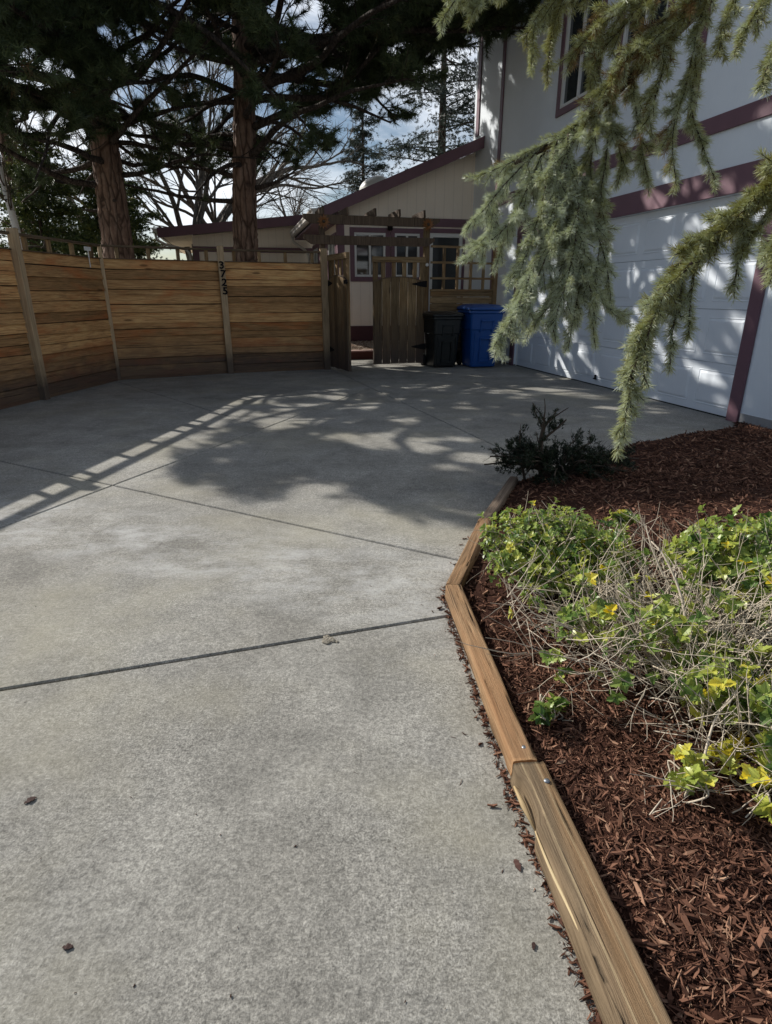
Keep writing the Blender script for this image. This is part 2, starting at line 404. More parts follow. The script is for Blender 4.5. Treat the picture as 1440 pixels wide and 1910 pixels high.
M['far_spruce'] = foliage('far_spruce_needles', [(0, (.022, .032, .024)), (.6, (.05, .066, .05)), (1, (.095, .115, .09))], .2)
M['cedar'] = foliage('cedar_leaves', [(0, (.03, .05, .018)), (.6, (.085, .12, .035)), (1, (.24, .24, .06))], .2)
M['leaf'] = foliage('holly_leaves', [(0, (.035, .08, .02)), (.3, (.11, .20, .045)), (.6, (.31, .39, .085)), (.85, (.52, .53, .10)), (1, (.80, .62, .03))], .35, .36, .4)
M['yew'] = foliage('yew_leaves', [(0, (.008, .016, .008)), (.6, (.02, .034, .014)), (1, (.045, .06, .025))], .1, .45)
M['mulch'] = foliage('mulch_chips', [(0, (.028, .012, .008)), (.4, (.10, .045, .028)), (.7, (.20, .098, .062)), (.9, (.34, .20, .13)), (1, (.52, .37, .25))], 0, .85, .2)
M['soil'] = plain('mulch_soil', (.035, .015, .010), .95, .1, nz=.6, nsc=25, bump=.8)
M['birch'] = (lambda g: (g.col(g.mix((.60, .585, .55), (.05, .045, .04), g.ramp(g.noise(g.map(g.obj(), (3, 3, 16)), 1.3, 5, .7), [(.56, 0), (.6, 1)]))), g.rough(.7), g.m)[-1])(N('birch_bark'))
M['yard'] = plain('yard_soil', (.26, .22, .155), .95, .1, nz=.4, nsc=2, bump=.5)
def glassm():
    g = N('window_glass'); g.col((.035, .04, .042)); g.rough(.06); g.spec(.8); return g.m
M['glass'] = glassm()

# ---------------------------------------------------------------- key points of the place
dG = Vector((-.2326, .9726, 0)); nG = Vector((-.9726, -.2326, 0))
G1 = Vector((3.607, 6.222, 0)); O1 = Vector((1.718, 14.15, 0))
FG = Frame(G1, dG, nG)                   # garage wall: a runs away from the camera, o out over the driveway
FF = Frame(O1, nG, -dG)                  # house front wall: a runs to the left, o towards the camera
CORNER = Vector((-4.13, 9.33, 0)); P1 = Vector((-4.345, 7.52, 0)); P3 = Vector((-2.62, 10.2, 0)); GP = Vector((-1.05, 10.76, 0)); PR = Vector((.75, 11.33, 0))
PA = Vector((-4.60, 5.60, 0)); PB = Vector((-4.86, 3.65, 0)); PC = Vector((-5.12, 1.70, 0))

# ================================================================ the setting
def sheet(name, pts, z, mat):
    me = bpy.data.meshes.new(name); me.from_pydata([(x, y, z) for x, y in pts], [], [list(range(len(pts)))]); me.materials.append(mat)
    o = link(name, me); tag(o, kind='structure'); return o
sheet('yard_ground', [(-300, -300), (300, -300), (300, 600), (-300, 600)], -.06, M['yard'])

def clip(poly, a, b, side):
    """part of the polygon left (side=1) or right (-1) of the line a-b"""
    out = []; n = len(poly)
    def dd(p): return side * ((b[0] - a[0]) * (p[1] - a[1]) - (b[1] - a[1]) * (p[0] - a[0]))
    for i in range(n):
        p, q = poly[i], poly[(i + 1) % n]; dp, dq = dd(p), dd(q)
        if dp >= 0: out.append(p)
        if (dp > 0 and dq < 0) or (dp < 0 and dq > 0):
            t = dp / (dp - dq); out.append((p[0] + (q[0] - p[0]) * t, p[1] + (q[1] - p[1]) * t))
    return out if len(out) > 2 else None
J1 = ((-1.29, 1.66), (.24, 2.14)); J2 = ((-3.07, 4.57), (.37, 2.69)); J3 = ((-2.19, 3.12), (-.72, 7.14)); J4 = ((-4.13, 9.2), (-1.26, 5.9)); J5 = ((-.88, 10.5), (1.09, 4.68))
polys = [[(-9, -6), (7, -6), (7, 12.86), (-9, 12.86)]]
def cut(ps, Ln, cond=lambda c: True):
    out = []
    for p in ps:
        c = (sum(q[0] for q in p) / len(p), sum(q[1] for q in p) / len(p))
        if not cond(p): out.append(p); continue
        for s_ in (1, -1):
            r = clip(p, *Ln, s_)
            if r: out.append(r)
    return out
def lr(p, Ln):
    c = (sum(q[0] for q in p) / len(p), sum(q[1] for q in p) / len(p)); a, b = Ln
    return (b[0] - a[0]) * (c[1] - a[1]) - (b[1] - a[1]) * (c[0] - a[0])
polys = cut(polys, J5)
polys = cut(polys, J2)
polys = cut(polys, J3, lambda p: lr(p, J5) < 0)
polys = cut(polys, J1, lambda p: lr(p, J2) < 0)
polys = cut(polys, J4, lambda p: lr(p, J3) > 0 and lr(p, J2) > 0)
def inset(p, d):
    n = len(p); area = sum(p[i][0] * p[(i + 1) % n][1] - p[(i + 1) % n][0] * p[i][1] for i in range(n))
    if area < 0: p = p[::-1]
    q = p
    for i in range(n):
        a, b = p[i], p[(i + 1) % n]; e = Vector((b[0] - a[0], b[1] - a[1], 0))
        if e.length < 1e-4: continue
        nn = Vector((-e.y, e.x, 0)).normalized() * d
        q = clip(q, (a[0] + nn.x, a[1] + nn.y), (b[0] + nn.x, b[1] + nn.y), 1)
        if not q: return None
    return q
mb = MB()
def tri_fan_grid(p): return p
for p in polys:
    r0 = inset(p, .0065); r1 = inset(p, .0115)
    if not r0 or not r1 or len(r0) != len(r1): continue
    n = len(r0)
    vv = [(x, y, -.05) for x, y in r0] + [(x, y, -.006) for x, y in r0] + [(x, y, 0) for x, y in r1]
    fs = [tuple(range(2 * n, 3 * n))] + [(i, (i + 1) % n, n + (i + 1) % n, n + i) for i in range(n)] + [(n + i, n + (i + 1) % n, 2 * n + (i + 1) % n, 2 * n + i) for i in range(n)]
    mb.add(vv, fs, .5)
mb.add([(-9, -6, -.016), (7, -6, -.016), (7, 12.86, -.016), (-9, 12.86, -.016)], [(0, 1, 2, 3)], .5, mi=1)
tag(mb.build('driveway', [M['conc'], M['joint_red']]), kind='structure')

# ================================================================ mulch bed
BED = [(.90, 3.95), (.565, 3.12), (.30, 2.3), (.385, 1.24), (.46, .62), (.62, -.6), (5.3, -.6), (3.62, 6.12), (3.5, 5.84), (2.17, 5.1), (1.45, 4.42)]
def inside(x, y, P=BED):
    c = False; n = len(P)
    for i in range(n):
        (x1, y1), (x2, y2) = P[i], P[(i + 1) % n]
        if (y1 > y) != (y2 > y) and x < (x2 - x1) * (y - y1) / (y2 - y1) + x1: c = not c
    return c
def edge_dist(x, y, P=BED):
    best = 9
    for i in range(len(P)):
        a = Vector((*P[i], 0)); b = Vector((*P[(i + 1) % len(P)], 0)); q = Vector((x, y, 0)); e = b - a
        t = max(0, min(1, (q - a).dot(e) / e.length_squared)); best = min(best, (q - a - e * t).length)
    return best
def bedz(x, y):
    d = min(edge_dist(x, y), 1.2) if inside(x, y) else 0
    z = .012 + .05 * min(d / .25, 1) + .10 * max(0, min((d - .2) / 1.0, 1))
    z += .022 * mnoise.noise(Vector((x * 2.3, y * 2.3, 0))) + .014 * mnoise.noise(Vector((x * 9, y * 9, 3)))
    return z if d > 0 else 0.004
bm = bmesh.new()
gv = {}
stp = .06
xs = [.2 + stp * i for i in range(int(5.2 / stp))]; ys = [-.6 + stp * i for i in range(int(6.9 / stp))]
for i, x in enumerate(xs):
    for j, y in enumerate(ys):
        if inside(x, y) or edge_dist(x, y) < stp * .75: gv[i, j] = bm.verts.new((x, y, bedz(x, y)))
for i in range(len(xs) - 1):
    for j in range(len(ys) - 1):
        k = [(i, j), (i + 1, j), (i + 1, j + 1), (i, j + 1)]
        if all(q in gv for q in k): bm.faces.new([gv[q] for q in k])
me = bpy.data.meshes.new('mulch_bed'); bm.to_mesh(me); bm.free(); me.materials.append(M['soil'])
for p in me.polygons: p.use_smooth = True
tag(link('mulch_bed', me), kind='structure')

def chips(n, region, lmin, lmax, zf, wide=.22, tb=(0, 1), power=1.0, flat=.5):
    """box-like splinters as 8-triangle wedges; returns a Soup"""
    P = np.array([region() for _ in range(n)])
    z = np.array([zf(x, y) for x, y in P])
    Lh = RNG.uniform(0, 1, n) ** 1.8 * (lmax - lmin) + lmin
    Wd = np.minimum(Lh * RNG.uniform(wide * .25, wide * 1.1, n), .011); Th = Wd * RNG.uniform(.4, .95, n)
    az = RNG.uniform(0, 2 * np.pi, n); pit = RNG.normal(0, .32, n) * flat * 2
    T = np.stack([np.cos(az) * np.cos(pit), np.sin(az) * np.cos(pit), np.sin(pit)], 1)
    S = unit(np.stack([-np.sin(az), np.cos(az), RNG.normal(0, .45, n)], 1)); S = unit(S - T * (S * T).sum(1, keepdims=True)); U = np.cross(T, S)
    C = np.stack([P[:, 0], P[:, 1], z + np.abs(np.sin(pit)) * Lh * .28 + Th * .5], 1)
    tt = np.clip(RNG.beta(2.2, 2.6, n) * (tb[1] - tb[0]) + tb[0], 0, 1)
    so = Soup()
    def corner(a, b, c, k):
        return C + T * (Lh * a * k)[:, None] + S * (Wd * b)[:, None] + U * (Th * c)[:, None]
    pk = RNG.uniform(-.5, .5, n); pb = RNG.uniform(-.5, .5, n); bow = RNG.normal(0, .10, n)
    j1 = RNG.uniform(.35, .5, n); j2 = RNG.uniform(.3, .5, n); j3 = RNG.uniform(.3, .5, n); j4 = RNG.uniform(.35, .5, n)
    nar = RNG.uniform(.05, .75, n); nar2 = RNG.uniform(.1, .9, n)
    up_ = U * (bow * Lh)[:, None]
    a = corner(-1, -.5 * nar, .5, j1) - up_; b = corner(1, -.5 * nar2, .45, j2) - up_; c = corner(1, .5 * nar2, .3, j3) - up_; d = corner(-1, .5 * nar, .5, j4) - up_
    e = corner(-1, -.5 * nar, -.3, j3) - up_; f = corner(1, -.5 * nar2, -.3, j4) - up_; g = corner(1, .5 * nar2, -.3, j1) - up_; h = corner(-1, .5 * nar, -.3, j2) - up_
    m1 = corner(0, -.5, .5, 1) + T * (Lh * pk * .5)[:, None]; m2 = corner(0, .5, .5, 1) + T * (Lh * pb * .5)[:, None]; m3 = corner(0, .5, -.5, 1) + T * (Lh * pb * .5)[:, None]; m4 = corner(0, -.5, -.5, 1) + T * (Lh * pk * .5)[:, None]
    for q in ((a, m1, m2), (a, m2, d), (m1, b, c), (m1, c, m2), (e, m4, m1), (e, m1, a), (m4, f, b), (m4, b, m1), (h, d, m2), (h, m2, m3), (m3, m2, c), (m3, c, g), (a, d, h), (a, h, e), (b, f, g), (b, g, c)):
        so.tris(*q, tt)
    return so
def bed_pt(x0, x1, y0, y1):
    def f():
        while True:
            x, y = random.uniform(x0, x1), random.uniform(y0, y1)
            if inside(x, y) and edge_dist(x, y) > .012: return x, y
    return f
so = Soup()
for n, reg, l0, l1 in ((15000, bed_pt(.4, 1.7, .5, 2.0), .012, .04), (700, bed_pt(.4, 1.7, .5, 2.0), .03, .07), (34000, bed_pt(.4, 1.7, .5, 2.0), .006, .02), (13000, bed_pt(.35, 3.6, 1.8, 4.2), .015, .06), (9000, bed_pt(1.2, 4.2, 3.4, 6.1), .02, .065), (2500, bed_pt(1.6, 5, -.5, 3), .02, .07)):
    s2 = chips(n, reg, l0, l1, bedz); so.v += s2.v; so.t += s2.t
for n, reg, l0, l1, tb_ in ((9000, bed_pt(.4, 1.7, .5, 2.0), .02, .065, (.2, 1)), (900, bed_pt(.4, 1.9, .5, 2.6), .02, .05, (.85, 1)), (5000, bed_pt(.35, 3.4, 1.8, 4.2), .03, .08, (.2, 1))):
    s2 = chips(n, reg, l0, l1, lambda x, y: bedz(x, y) + .004, .07, tb_); so.v += s2.v; so.t += s2.t
tag(so.build('mulch', M['mulch']), 'reddish brown shredded bark mulch covering the planting bed', 'mulch', kind='stuff')

# debris swept against the concrete side of the timbers
EDGE = [(.86, 3.93), (.526, 3.12), (.252, 2.3), (.335, 1.24), (.395, .69), (.48, -.1)]
def along_edge():
    w_ = [0, 2, 3, 4, 3, 1]; i = random.choices(range(5), [1.2, 1.6, 3, 2, 1])[0]; t = random.random(); a, b = EDGE[i], EDGE[i + 1]
    d = abs(random.gauss(0, .011)) + .0
    if random.random() < .02: d += random.uniform(0, .10)
    return (a[0] + (b[0] - a[0]) * t - d, a[1] + (b[1] - a[1]) * t)
so = chips(1500, along_edge, .006, .034, lambda x, y: .001, .22, (0, .9), flat=.2)
def drive_pt():
    while True:
        y = .6 + 7 * random.random() ** 1.6; x = random.uniform(-.7 * y - .2, min(.5 * y, .9))
        if not inside(x, y) and edge_dist(x, y) > .03: return x, y
s2 = chips(110, drive_pt, .003, .009, lambda x, y: .001, .4, (0, .35), flat=.15); so.v += s2.v; so.t += s2.t
s2 = chips(45, drive_pt, .01, .028, lambda x, y: .001, .07, (0, .4), flat=.12); so.v += s2.v; so.t += s2.t
tag(so.build('bark_litter', M['mulch']), 'loose bark crumbs and bits of twig scattered on the concrete beside the timbers', 'litter', kind='stuff')

# ================================================================ edging timbers
def timber(a, b, wdt, ht, mat, label, seedn, tiltz=0, nails=(), split=False, trim=None):
    a = Vector((*a, 0)); b = Vector((*b, 0)); T = (b - a).normalized(); S = Vector((T.y, -T.x, 0))     # S points to the bed side
    if S.x < 0: S = -S
    a = a + S * wdt / 2; b = b + S * wdt / 2
    rt = root('edging_timber', (a + b) / 2, label, 'timber edging', 'landscape timbers along the bed')
    m = MB(); seg = max(8, int((b - a).length / .03)); prof = []
    rr_ = .009; hw, hh = wdt / 2 - rr_, ht / 2 - rr_
    for (cx, cz, a0, nx, nz_) in ((hw, hh, 0, -1, 0), (-hw, hh, 90, 0, -1), (-hw, -hh, 180, 1, 0), (hw, -hh, 270, 0, 1)):
        for j in range(4): t = R(a0 + 30 * j); prof.append((cx + rr_ * math.cos(t), cz + rr_ * math.sin(t)))
        ln_ = 2 * (hw if nx else hh); nn_ = 11 if (nx and a0 == 0) else 4
        for j in range(1, nn_): f_ = j / nn_; prof.append((cx + rr_ * math.cos(R(a0 + 90)) + nx * ln_ * f_, cz + rr_ * math.sin(R(a0 + 90)) + nz_ * ln_ * f_))
    NP_ = len(prof); seg = max(seg, int((b - a).length / .012))
    vv = []; Lg = (b - a).length
    for i in range(seg + 1):
        f = i / seg; c = a.lerp(b, f)
        for k, (x, z) in enumerate(prof):
            nn = mnoise.noise(Vector((f * Lg * 1.3 + seedn * 7, x * 25, z * 25))) * .003 + mnoise.noise(Vector((f * Lg * 6 + seedn, x * 160, z * 160))) * .0014
            cr_ = mnoise.noise(Vector((f * Lg * 1.6 + seedn * 3, x * 120, z * 120))); nn -= .0055 * max(0, 1 - abs(cr_) * 9) * (mnoise.noise(Vector((f * Lg * 2.5, x * 20, seedn))) > -.05)
            sc = 1 - (.03 if i in (0, seg) else 0)
            q = c + S * (x * sc + (nn if abs(x) > wdt * .3 else 0)) + Vector((0, 0, ht / 2 + z * sc + nn + tiltz * f))
            if split and x < -wdt * .3:                    # torn driveway side: a notch, then a proud lower strip
                if .04 < f < .20: q += S * .013 * math.sin((f - .04) / .16 * math.pi) ** .5
                elif f >= .20 and z < ht * .2: q -= S * .010 * min(1, (f - .20) / .03)
            vv.append(q)
    n = NP_; fs = []; uvs = []; per = .4 / n
    for i in range(seg):
        for k in range(n):
            k2 = (k + 1) % n; fs.append((i * n + k, (i + 1) * n + k, (i + 1) * n + k2, i * n + k2))
            l0, l1 = i / seg * Lg, (i + 1) / seg * Lg; uvs.append([(l0, k * per), (l1, k * per), (l1, (k + 1) * per), (l0, (k + 1) * per)])
    if T.cross(S).z > 0: fs = [f[::-1] for f in fs]; uvs = [u[::-1] for u in uvs]
    m.add(vv, fs, random.random(), uvs, smooth=True, fixed=True)
    for e_ in (0, seg):
        f = [e_ * n + k for k in range(n)]; c0 = len(m.v)
        m.f.append(f if e_ == 0 else f[::-1]); m.t.append(.3); m.m.append(0); m.sm.append(False); m.uv.append([(prof[k][0], prof[k][1]) for k in range(n)])
    ob = m.build('timber', mat, rt)
    if split:
        m = MB()
        for (o0, o1, f0, f1, zz) in ((-.047, -.044, .215, .50, -.016),):
            pts = []; rr = []
            for i in range(40):
                f = f0 + (f1 - f0) * i / 39
                pts.append(a.lerp(b, f) + S * (o0 + (o1 - o0) * f - .004 + .003 * math.sin(f * 17)) + Vector((0, 0, ht + zz - .0015 + .001 * math.sin(f * 31) + tiltz * f)))
                rr.append(.0032 * math.sin(math.pi * (i + .6) / 40.2) ** .5 + .0008)
            m.tube(pts, rr, 8, .4)
        m.build('split_grain', M['split'], rt)
        m = MB(); m.tube([a.lerp(b, .06) + S * (-wdt / 2 - .012) + V(0, 0, .05), a.lerp(b, .12) + S * (-wdt / 2 - .006) + V(0, 0, .044), a.lerp(b, .2) + S * (-wdt / 2 + .004) + V(0, 0, .03)], [.003, .008, .002], 6, .5)
        m.build('splinter', M['split'], rt)
    for (fx, sx) in nails:
        m = MB(); c = a.lerp(b, fx) + S * sx + Vector((0, 0, ht - .004 + tiltz * fx))
        m.lathe(c, [(.0078, 0), (.0082, .003), (.007, .0052), (.0, .006)], 14, .5); m.build('nail_head', M['steel'], rt)
    return rt
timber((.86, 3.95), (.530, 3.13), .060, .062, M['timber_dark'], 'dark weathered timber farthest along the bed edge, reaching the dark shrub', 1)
timber((.526, 3.12), (.258, 2.31), .066, .068, M['timber'], 'brown timber behind the bend of the bed edge, beside the green shrub', 2)
timber((.256, 2.295), (.338, 1.262), .070, .070, M['timber'], 'long orange brown timber between the bend and the nailed joint', 3, nails=((.955, .012),))
timber((.336, 1.25), (.440, .33), .088, .074, M['timber_grey'], 'nearest grey tan timber with pale split grain along its top', 4, nails=((.075, .024),), split=True)

# crumbled lump in the near joint
c = Vector((-.21, 1.965, 0)); m = MB()
for k in range(16):
    a_ = random.uniform(0, 6.28); r_ = random.uniform(0, .034) ; s_ = random.uniform(.007, .019)
    q = c + Vector((math.cos(a_) * r_ * 1.1, math.sin(a_) * r_ * .8, .002)); bmq = bmesh.new(); bmesh.ops.create_icosphere(bmq, subdivisions=1, radius=s_)
    vv = [v.co * (1 + .35 * mnoise.noise(v.co * 120 + Vector((k, 0, 0)))) for v in bmq.verts]
    vv = [Vector((v.x, v.y, v.z * .55)) + q for v in vv]; m.add(vv, [[v.index for v in f.verts] for f in bmq.faces], random.random()); bmq.free()
tag(m.build('concrete_crumbs', plain('crumbled_concrete', (.26, .235, .19), .95, .1, nz=.45, nsc=60, bump=.8)), 'small pile of crumbled concrete sitting in the near driveway joint', 'rubble')
def leafbit(px, py, s_, name, label, colr, cat='dead leaf'):
    x = (px - 720) / FPX; y = -(py - 955) / FPX; rz = -SN + y * CS; t = -CAM_H / rz; c = Vector((x * t, (CS + y * SN) * t, .004)); m = MB()
    a_ = random.uniform(0, 3.1); vv = []
    for k in range(9):
        f = k / 8; w_ = s_ * .28 * math.sin(math.pi * (f * .92 + .04)) * random.uniform(.6, 1.2); l_ = (f - .5) * s_
        for sg in (-1, 1): vv.append(c + Vector((math.cos(a_) * l_ - math.sin(a_) * w_ * sg, math.sin(a_) * l_ + math.cos(a_) * w_ * sg, -.0025 + abs(w_) * .35 + .001 * math.sin(k * 2.1))))
    fs = [(2 * k, 2 * k + 1, 2 * k + 3, 2 * k + 2) for k in range(8)]; b_ = len(vv); vv += [v + Vector((0, 0, .0012)) for v in vv]; fs += [tuple(i + b_ for i in f[::-1]) for f in fs]
    m.add(vv, fs, .3, smooth=True); tag(m.build(name, colr), label, cat)
dl = plain('dead_leaf', (.05, .028, .024), .8, .2, nz=.4, nsc=80)
leafbit(57, 1494, .03, 'dead_leaf', 'dark curled dead leaf at the left edge of the near slab', dl)
leafbit(127, 1768, .022, 'dead_leaf', 'small curled reddish leaf at the bottom left of the near slab', dl)
leafbit(995, 1766, .017, 'dead_leaf', 'tiny dark leaf scrap a hand from the nearest timber', dl)
leafbit(965, 1615, .032, 'dead_leaf', 'brown dead leaf leaning against the nearest timber', plain('brown_leaf', (.09, .04, .03), .8))
# ================================================================ fence
def bay(rt, A, B, flip=1, z0=.04, z1=1.73, top=1.92, nb=5, boards=13, lattice=True, ground_board=True):
    T = (B - A).normalized(); Nn = Vector((T.y, -T.x, 0)) * flip; Lg = (B - A).length; F = Frame(A, T, Nn)
    m = MB(); zs = [z0]
    hs = [random.uniform(.085, .155) for _ in range(boards)]; s_ = (z1 - z0) / sum(hs)
    for h in hs: zs.append(zs[-1] + h * s_)
    for k in range(boards):
        a, b = zs[k] + .004, zs[k + 1] - .003; sag = random.uniform(-.006, .006); sag2 = random.uniform(-.006, .006); ti = random.random()
        o_b, o_t = random.uniform(.010, .024), random.uniform(.000, .010)
        if k == boards - 1: b = z1
        P = [F.p(.03, o_b - .018, a + sag), F.p(Lg - .03, o_b - .018, a + sag2), F.p(Lg - .03, o_b + .003, a + sag2), F.p(.03, o_b + .003, a + sag),
             F.p(.03, o_t - .018, b + sag), F.p(Lg - .03, o_t - .018, b + sag2), F.p(Lg - .03, o_t, b + sag2), F.p(.03, o_t, b + sag)]
        m.hexa(P, ti, along=0)
    m.fbox(F, .0, Lg, -.036, -.022, z0, z1 - .004, .5, mi=1)
    m.build('board_panel', [M['fence'], M['perg']], rt)
    if ground_board:
        m = MB(); m.fbox(F, .0, Lg, -.02, .012, .0, .06, .2); m.build('kick_board', M['fence'], rt)
    m = MB(); m.fbox(F, 0, Lg, -.02, .034, z1, z1 + .012, .5); m.build('lower_rail', M['rail'], rt, .003)
    m = MB(); m.fbox(F, -.0, Lg, -.045, .045, top - .028, top, .7); m.build('top_rail', M['rail'], rt, .003)
    if lattice:
        for k in range(nb):
            x = Lg * (k + .5) / nb + random.uniform(-.02, .02); m = MB(); m.fbox(F, x - .024, x + .024, -.02, .022, z1 + .013, top - .029); m.build('baluster', M['gate'], rt)
def post(rt, P, T, Nn, wd=.09, dp=.09, h=1.96, off=.03, mat='post', lean=0):
    F = Frame(P, T, Nn); m = MB()
    m.hexa([F.p(-wd / 2, -dp / 2 + off, 0), F.p(wd / 2, -dp / 2 + off, 0), F.p(wd / 2, dp / 2 + off, 0), F.p(-wd / 2, dp / 2 + off, 0),
            F.p(-wd / 2 + lean, -dp / 2 + off, h), F.p(wd / 2 + lean, -dp / 2 + off, h), F.p(wd / 2 + lean, dp / 2 + off, h), F.p(-wd / 2 + lean, dp / 2 + off, h)], random.random(), along=2)
    m.build('post', M[mat], rt, .004)
fr1 = root('wooden_fence', P1, 'brown wooden fence of horizontal boards running along the left side of the driveway', 'fence')
TL = (CORNER - P1).normalized(); NL = Vector((TL.y, -TL.x, 0))
for A, B in ((P1, CORNER), (PA, P1), (PB, PA), (PC, PB)): bay(fr1, A, B, nb=4)
for P in (P1, PA, PB, PC): post(fr1, P, TL, NL, off=.05)
fr2 = root('wooden_fence', P3, 'brown wooden fence of horizontal boards facing the camera, between the corner and the open gate', 'fence')
bay(fr2, CORNER, P3, nb=4); bay(fr2, P3, GP, nb=4)
T2 = (P3 - CORNER).normalized(); N2 = Vector((T2.y, -T2.x, 0)); T3 = (GP - P3).normalized(); N3 = Vector((T3.y, -T3.x, 0))
post(fr2, CORNER, T2, N2, wd=.05, dp=.05, h=1.92, off=.03); post(fr2, P3, T3, N3, off=.05, wd=.10); post(fr2, GP, T3, N3, wd=.11, off=.03)

# house number on the middle post
hn = root('house_number', P3 + N3 * .10 + V(0, 0, 1.3), 'black metal numerals 3725 stacked down the middle fence post', 'house number')
ang = math.atan2(T3.y, T3.x)
for k, ch in enumerate('3725'):
    cu = bpy.data.curves.new('digit', 'FONT'); cu.body = ch; cu.size = .150; cu.extrude = .006; cu.align_x = 'CENTER'; cu.offset = .0035
    tmp = bpy.data.objects.new('digit', cu); COL.objects.link(tmp)
    dgm = bpy.data.meshes.new_from_object(tmp.evaluated_get(bpy.context.evaluated_depsgraph_get())); bpy.data.objects.remove(tmp)
    dgm.materials.clear(); dgm.materials.append(M['black'])
    pos = P3 + N3 * .106 + T3 * (.0 + .006 * k) + V(0, 0, 1.63 - k * .127)
    mt = Matrix.Translation(pos) @ Matrix.Rotation(ang, 4, 'Z') @ Matrix.Rotation(R(90), 4, 'X') @ Matrix.Rotation(R([3, -4, -6, -3][k]), 4, 'Z') @ Matrix.Diagonal((1.15, 1, 1, 1))
    dgm.transform(mt); link('digit', dgm, hn)
# planting tag on the fence lattice
q = P1.lerp(CORNER, .80)
tg = root('garden_tag', q + V(0, 0, 1.7), 'small white plastic tag in the gap under the top rail near the fence corner', 'tag')
m = MB(); Ft = Frame(q + NL * .03, TL, NL); m.fbox(Ft, -.06, .09, 0, .006, 1.815, 1.865, .5); m.build('plate', M['frame'], tg)
m = MB(); m.fbox(Ft, -.0, .018, .007, .012, 1.60, 1.83, .5); m.build('stake', M['frame'], tg)

# ================================================================ gates
def gate(H_, E_, label, hinge_side, latch=False):
    T = (E_ - H_).normalized(); Nn = Vector((T.y, -T.x, 0))
    if Nn.y > 0: Nn = -Nn
    Lg = (E_ - H_).length; F = Frame(H_, T, Nn); rt = root('gate', H_, label, 'gate', 'pair of wooden garden gates')
    m = MB(); nb = 6; g_ = .004
    for k in range(nb):
        a = Lg * k / nb + g_; b = Lg * (k + 1) / nb - g_
        def top(x): u_ = (x / Lg - .5) * 2; return 1.445 + .085 * (1 - u_ * u_)
        wz = random.uniform(0, .012); oo = random.uniform(0, .004)
        m.hexa([F.p(a, oo, .05 + wz), F.p(b, oo, .05 + wz), F.p(b, oo + .02, .05 + wz), F.p(a, oo + .02, .05 + wz), F.p(a, oo, top(a)), F.p(b, oo, top(b)), F.p(b, oo + .02, top(b)), F.p(a, oo + .02, top(a))], random.random(), along=2)
    m.build('board_panel', M['gate'], rt, .002)
    m = MB()
    for i in range(10):
        x0, x1 = Lg * i / 10, Lg * (i + 1) / 10; z0 = 1.445 + .085 * (1 - (x0 / Lg * 2 - 1) ** 2); z1 = 1.445 + .085 * (1 - (x1 / Lg * 2 - 1) ** 2)
        m.hexa([F.p(x0, -.035, z0), F.p(x1, -.035, z1), F.p(x1, .024, z1), F.p(x0, .024, z0), F.p(x0, -.035, z0 + .014), F.p(x1, -.035, z1 + .014), F.p(x1, .024, z1 + .014), F.p(x0, .024, z0 + .014)], .2, along=0)
    m.build('arched_rail', M['perg'], rt)
    m = MB(); m.fbox(F, -.01, Lg + .01, -.035, .024, 1.77, 1.86, .6); m.build('top_rail', M['gate'], rt, .003)
    for x in (.045, Lg - .045):
        m = MB(); m.fbox(F, x - .045, x + .045, -.036, -.002, .05, 1.77, random.random()); m.build('stile', M['gate'], rt, .003)
    for k in range(4):
        x = .09 + (Lg - .18) * (k + .5) / 4 ; m = MB(); m.fbox(F, x - .035, x + .035, -.03, -.006, 1.5, 1.77); m.build('slat', M['gate'], rt)
    for z in (1.42, .35):                       # long strap hinges
        m = MB()
        m.prism([F.p(-.03, .026, z + .055), F.p(-.03, .026, z - .055), F.p(.03, .026, z - .05), F.p(.24, .026, z - .008), F.p(.24, .026, z + .008), F.p(.03, .026, z + .05)], Nn * .006, .5)
        m.build('strap_hinge', M['black'], rt)
    if latch:
        m = MB(); m.fbox(F, Lg - .05, Lg + .04, .025, .05, 1.40, 1.46, .5); m.lathe(F.p(Lg + .02, .03, 1.40), [(.012, 0), (.02, .02), (.012, .05)], 10); m.build('latch', M['black'], rt)
    return rt
gate(GP + V(.08, .0, 0), V(-.60, 9.98, 0), 'left wooden gate leaf swung open towards the driveway, grey boards with iron latch', 1, latch=True)
gate(PR + V(-.06, -.03, 0), V(-.225, 11.07, 0), 'right wooden gate leaf beside the black bin, nearly closed, with black strap hinge', -1)

# ================================================================ pergola over the gate
TP = (PR - GP).normalized(); NP = Vector((TP.y, -TP.x, 0)); FP = Frame(GP, TP, NP); LP = (PR - GP).length
pg = root('pergola', GP.lerp(PR, .5), 'dark stained pergola with five short rafters over the garden gates', 'pergola')
for x in (0, LP):
    m = MB(); m.fbox(FP, x - .045 + (.0 if x else .02), x + .045 + (.0 if x else .02), -.17, -.08, 0, 2.34, random.random()); m.build('post', M['perg' if x == 0 else 'gate'], pg, .004)
def beam_(z0, z1, a0, a1, o0, o1):
    m = MB(); m.prism([FP.p(a0, o0, z1), FP.p(a0, o0, (z0 + z1) / 2 + .01), FP.p(a0 + .12, o0, z0), FP.p(a1 - .14, o0, z0), FP.p(a1, o0, (z0 + z1) / 2 + .02), FP.p(a1, o0, z1)], NP * (o1 - o0), random.random()); return m.build('beam', M['perg'], pg, .003)
beam_(2.34, 2.48, -.30, LP + .21, -.075, -.035); beam_(2.03, 2.17, -.30, LP + .12, -.075, -.035)
for k, x in enumerate((.03, .44, .92, 1.35, 1.80)):
    m = MB(); a0, a1 = x - .019, x + .019
    m.prism([FP.p(a0, -.02, 2.60), FP.p(a0, .0, 2.482), FP.p(a0, -.50, 2.482), FP.p(a0, -.60, 2.53), FP.p(a0, -.60, 2.58)], TP * .038, random.random()); m.build('rafter', M['perg'], pg, .003)
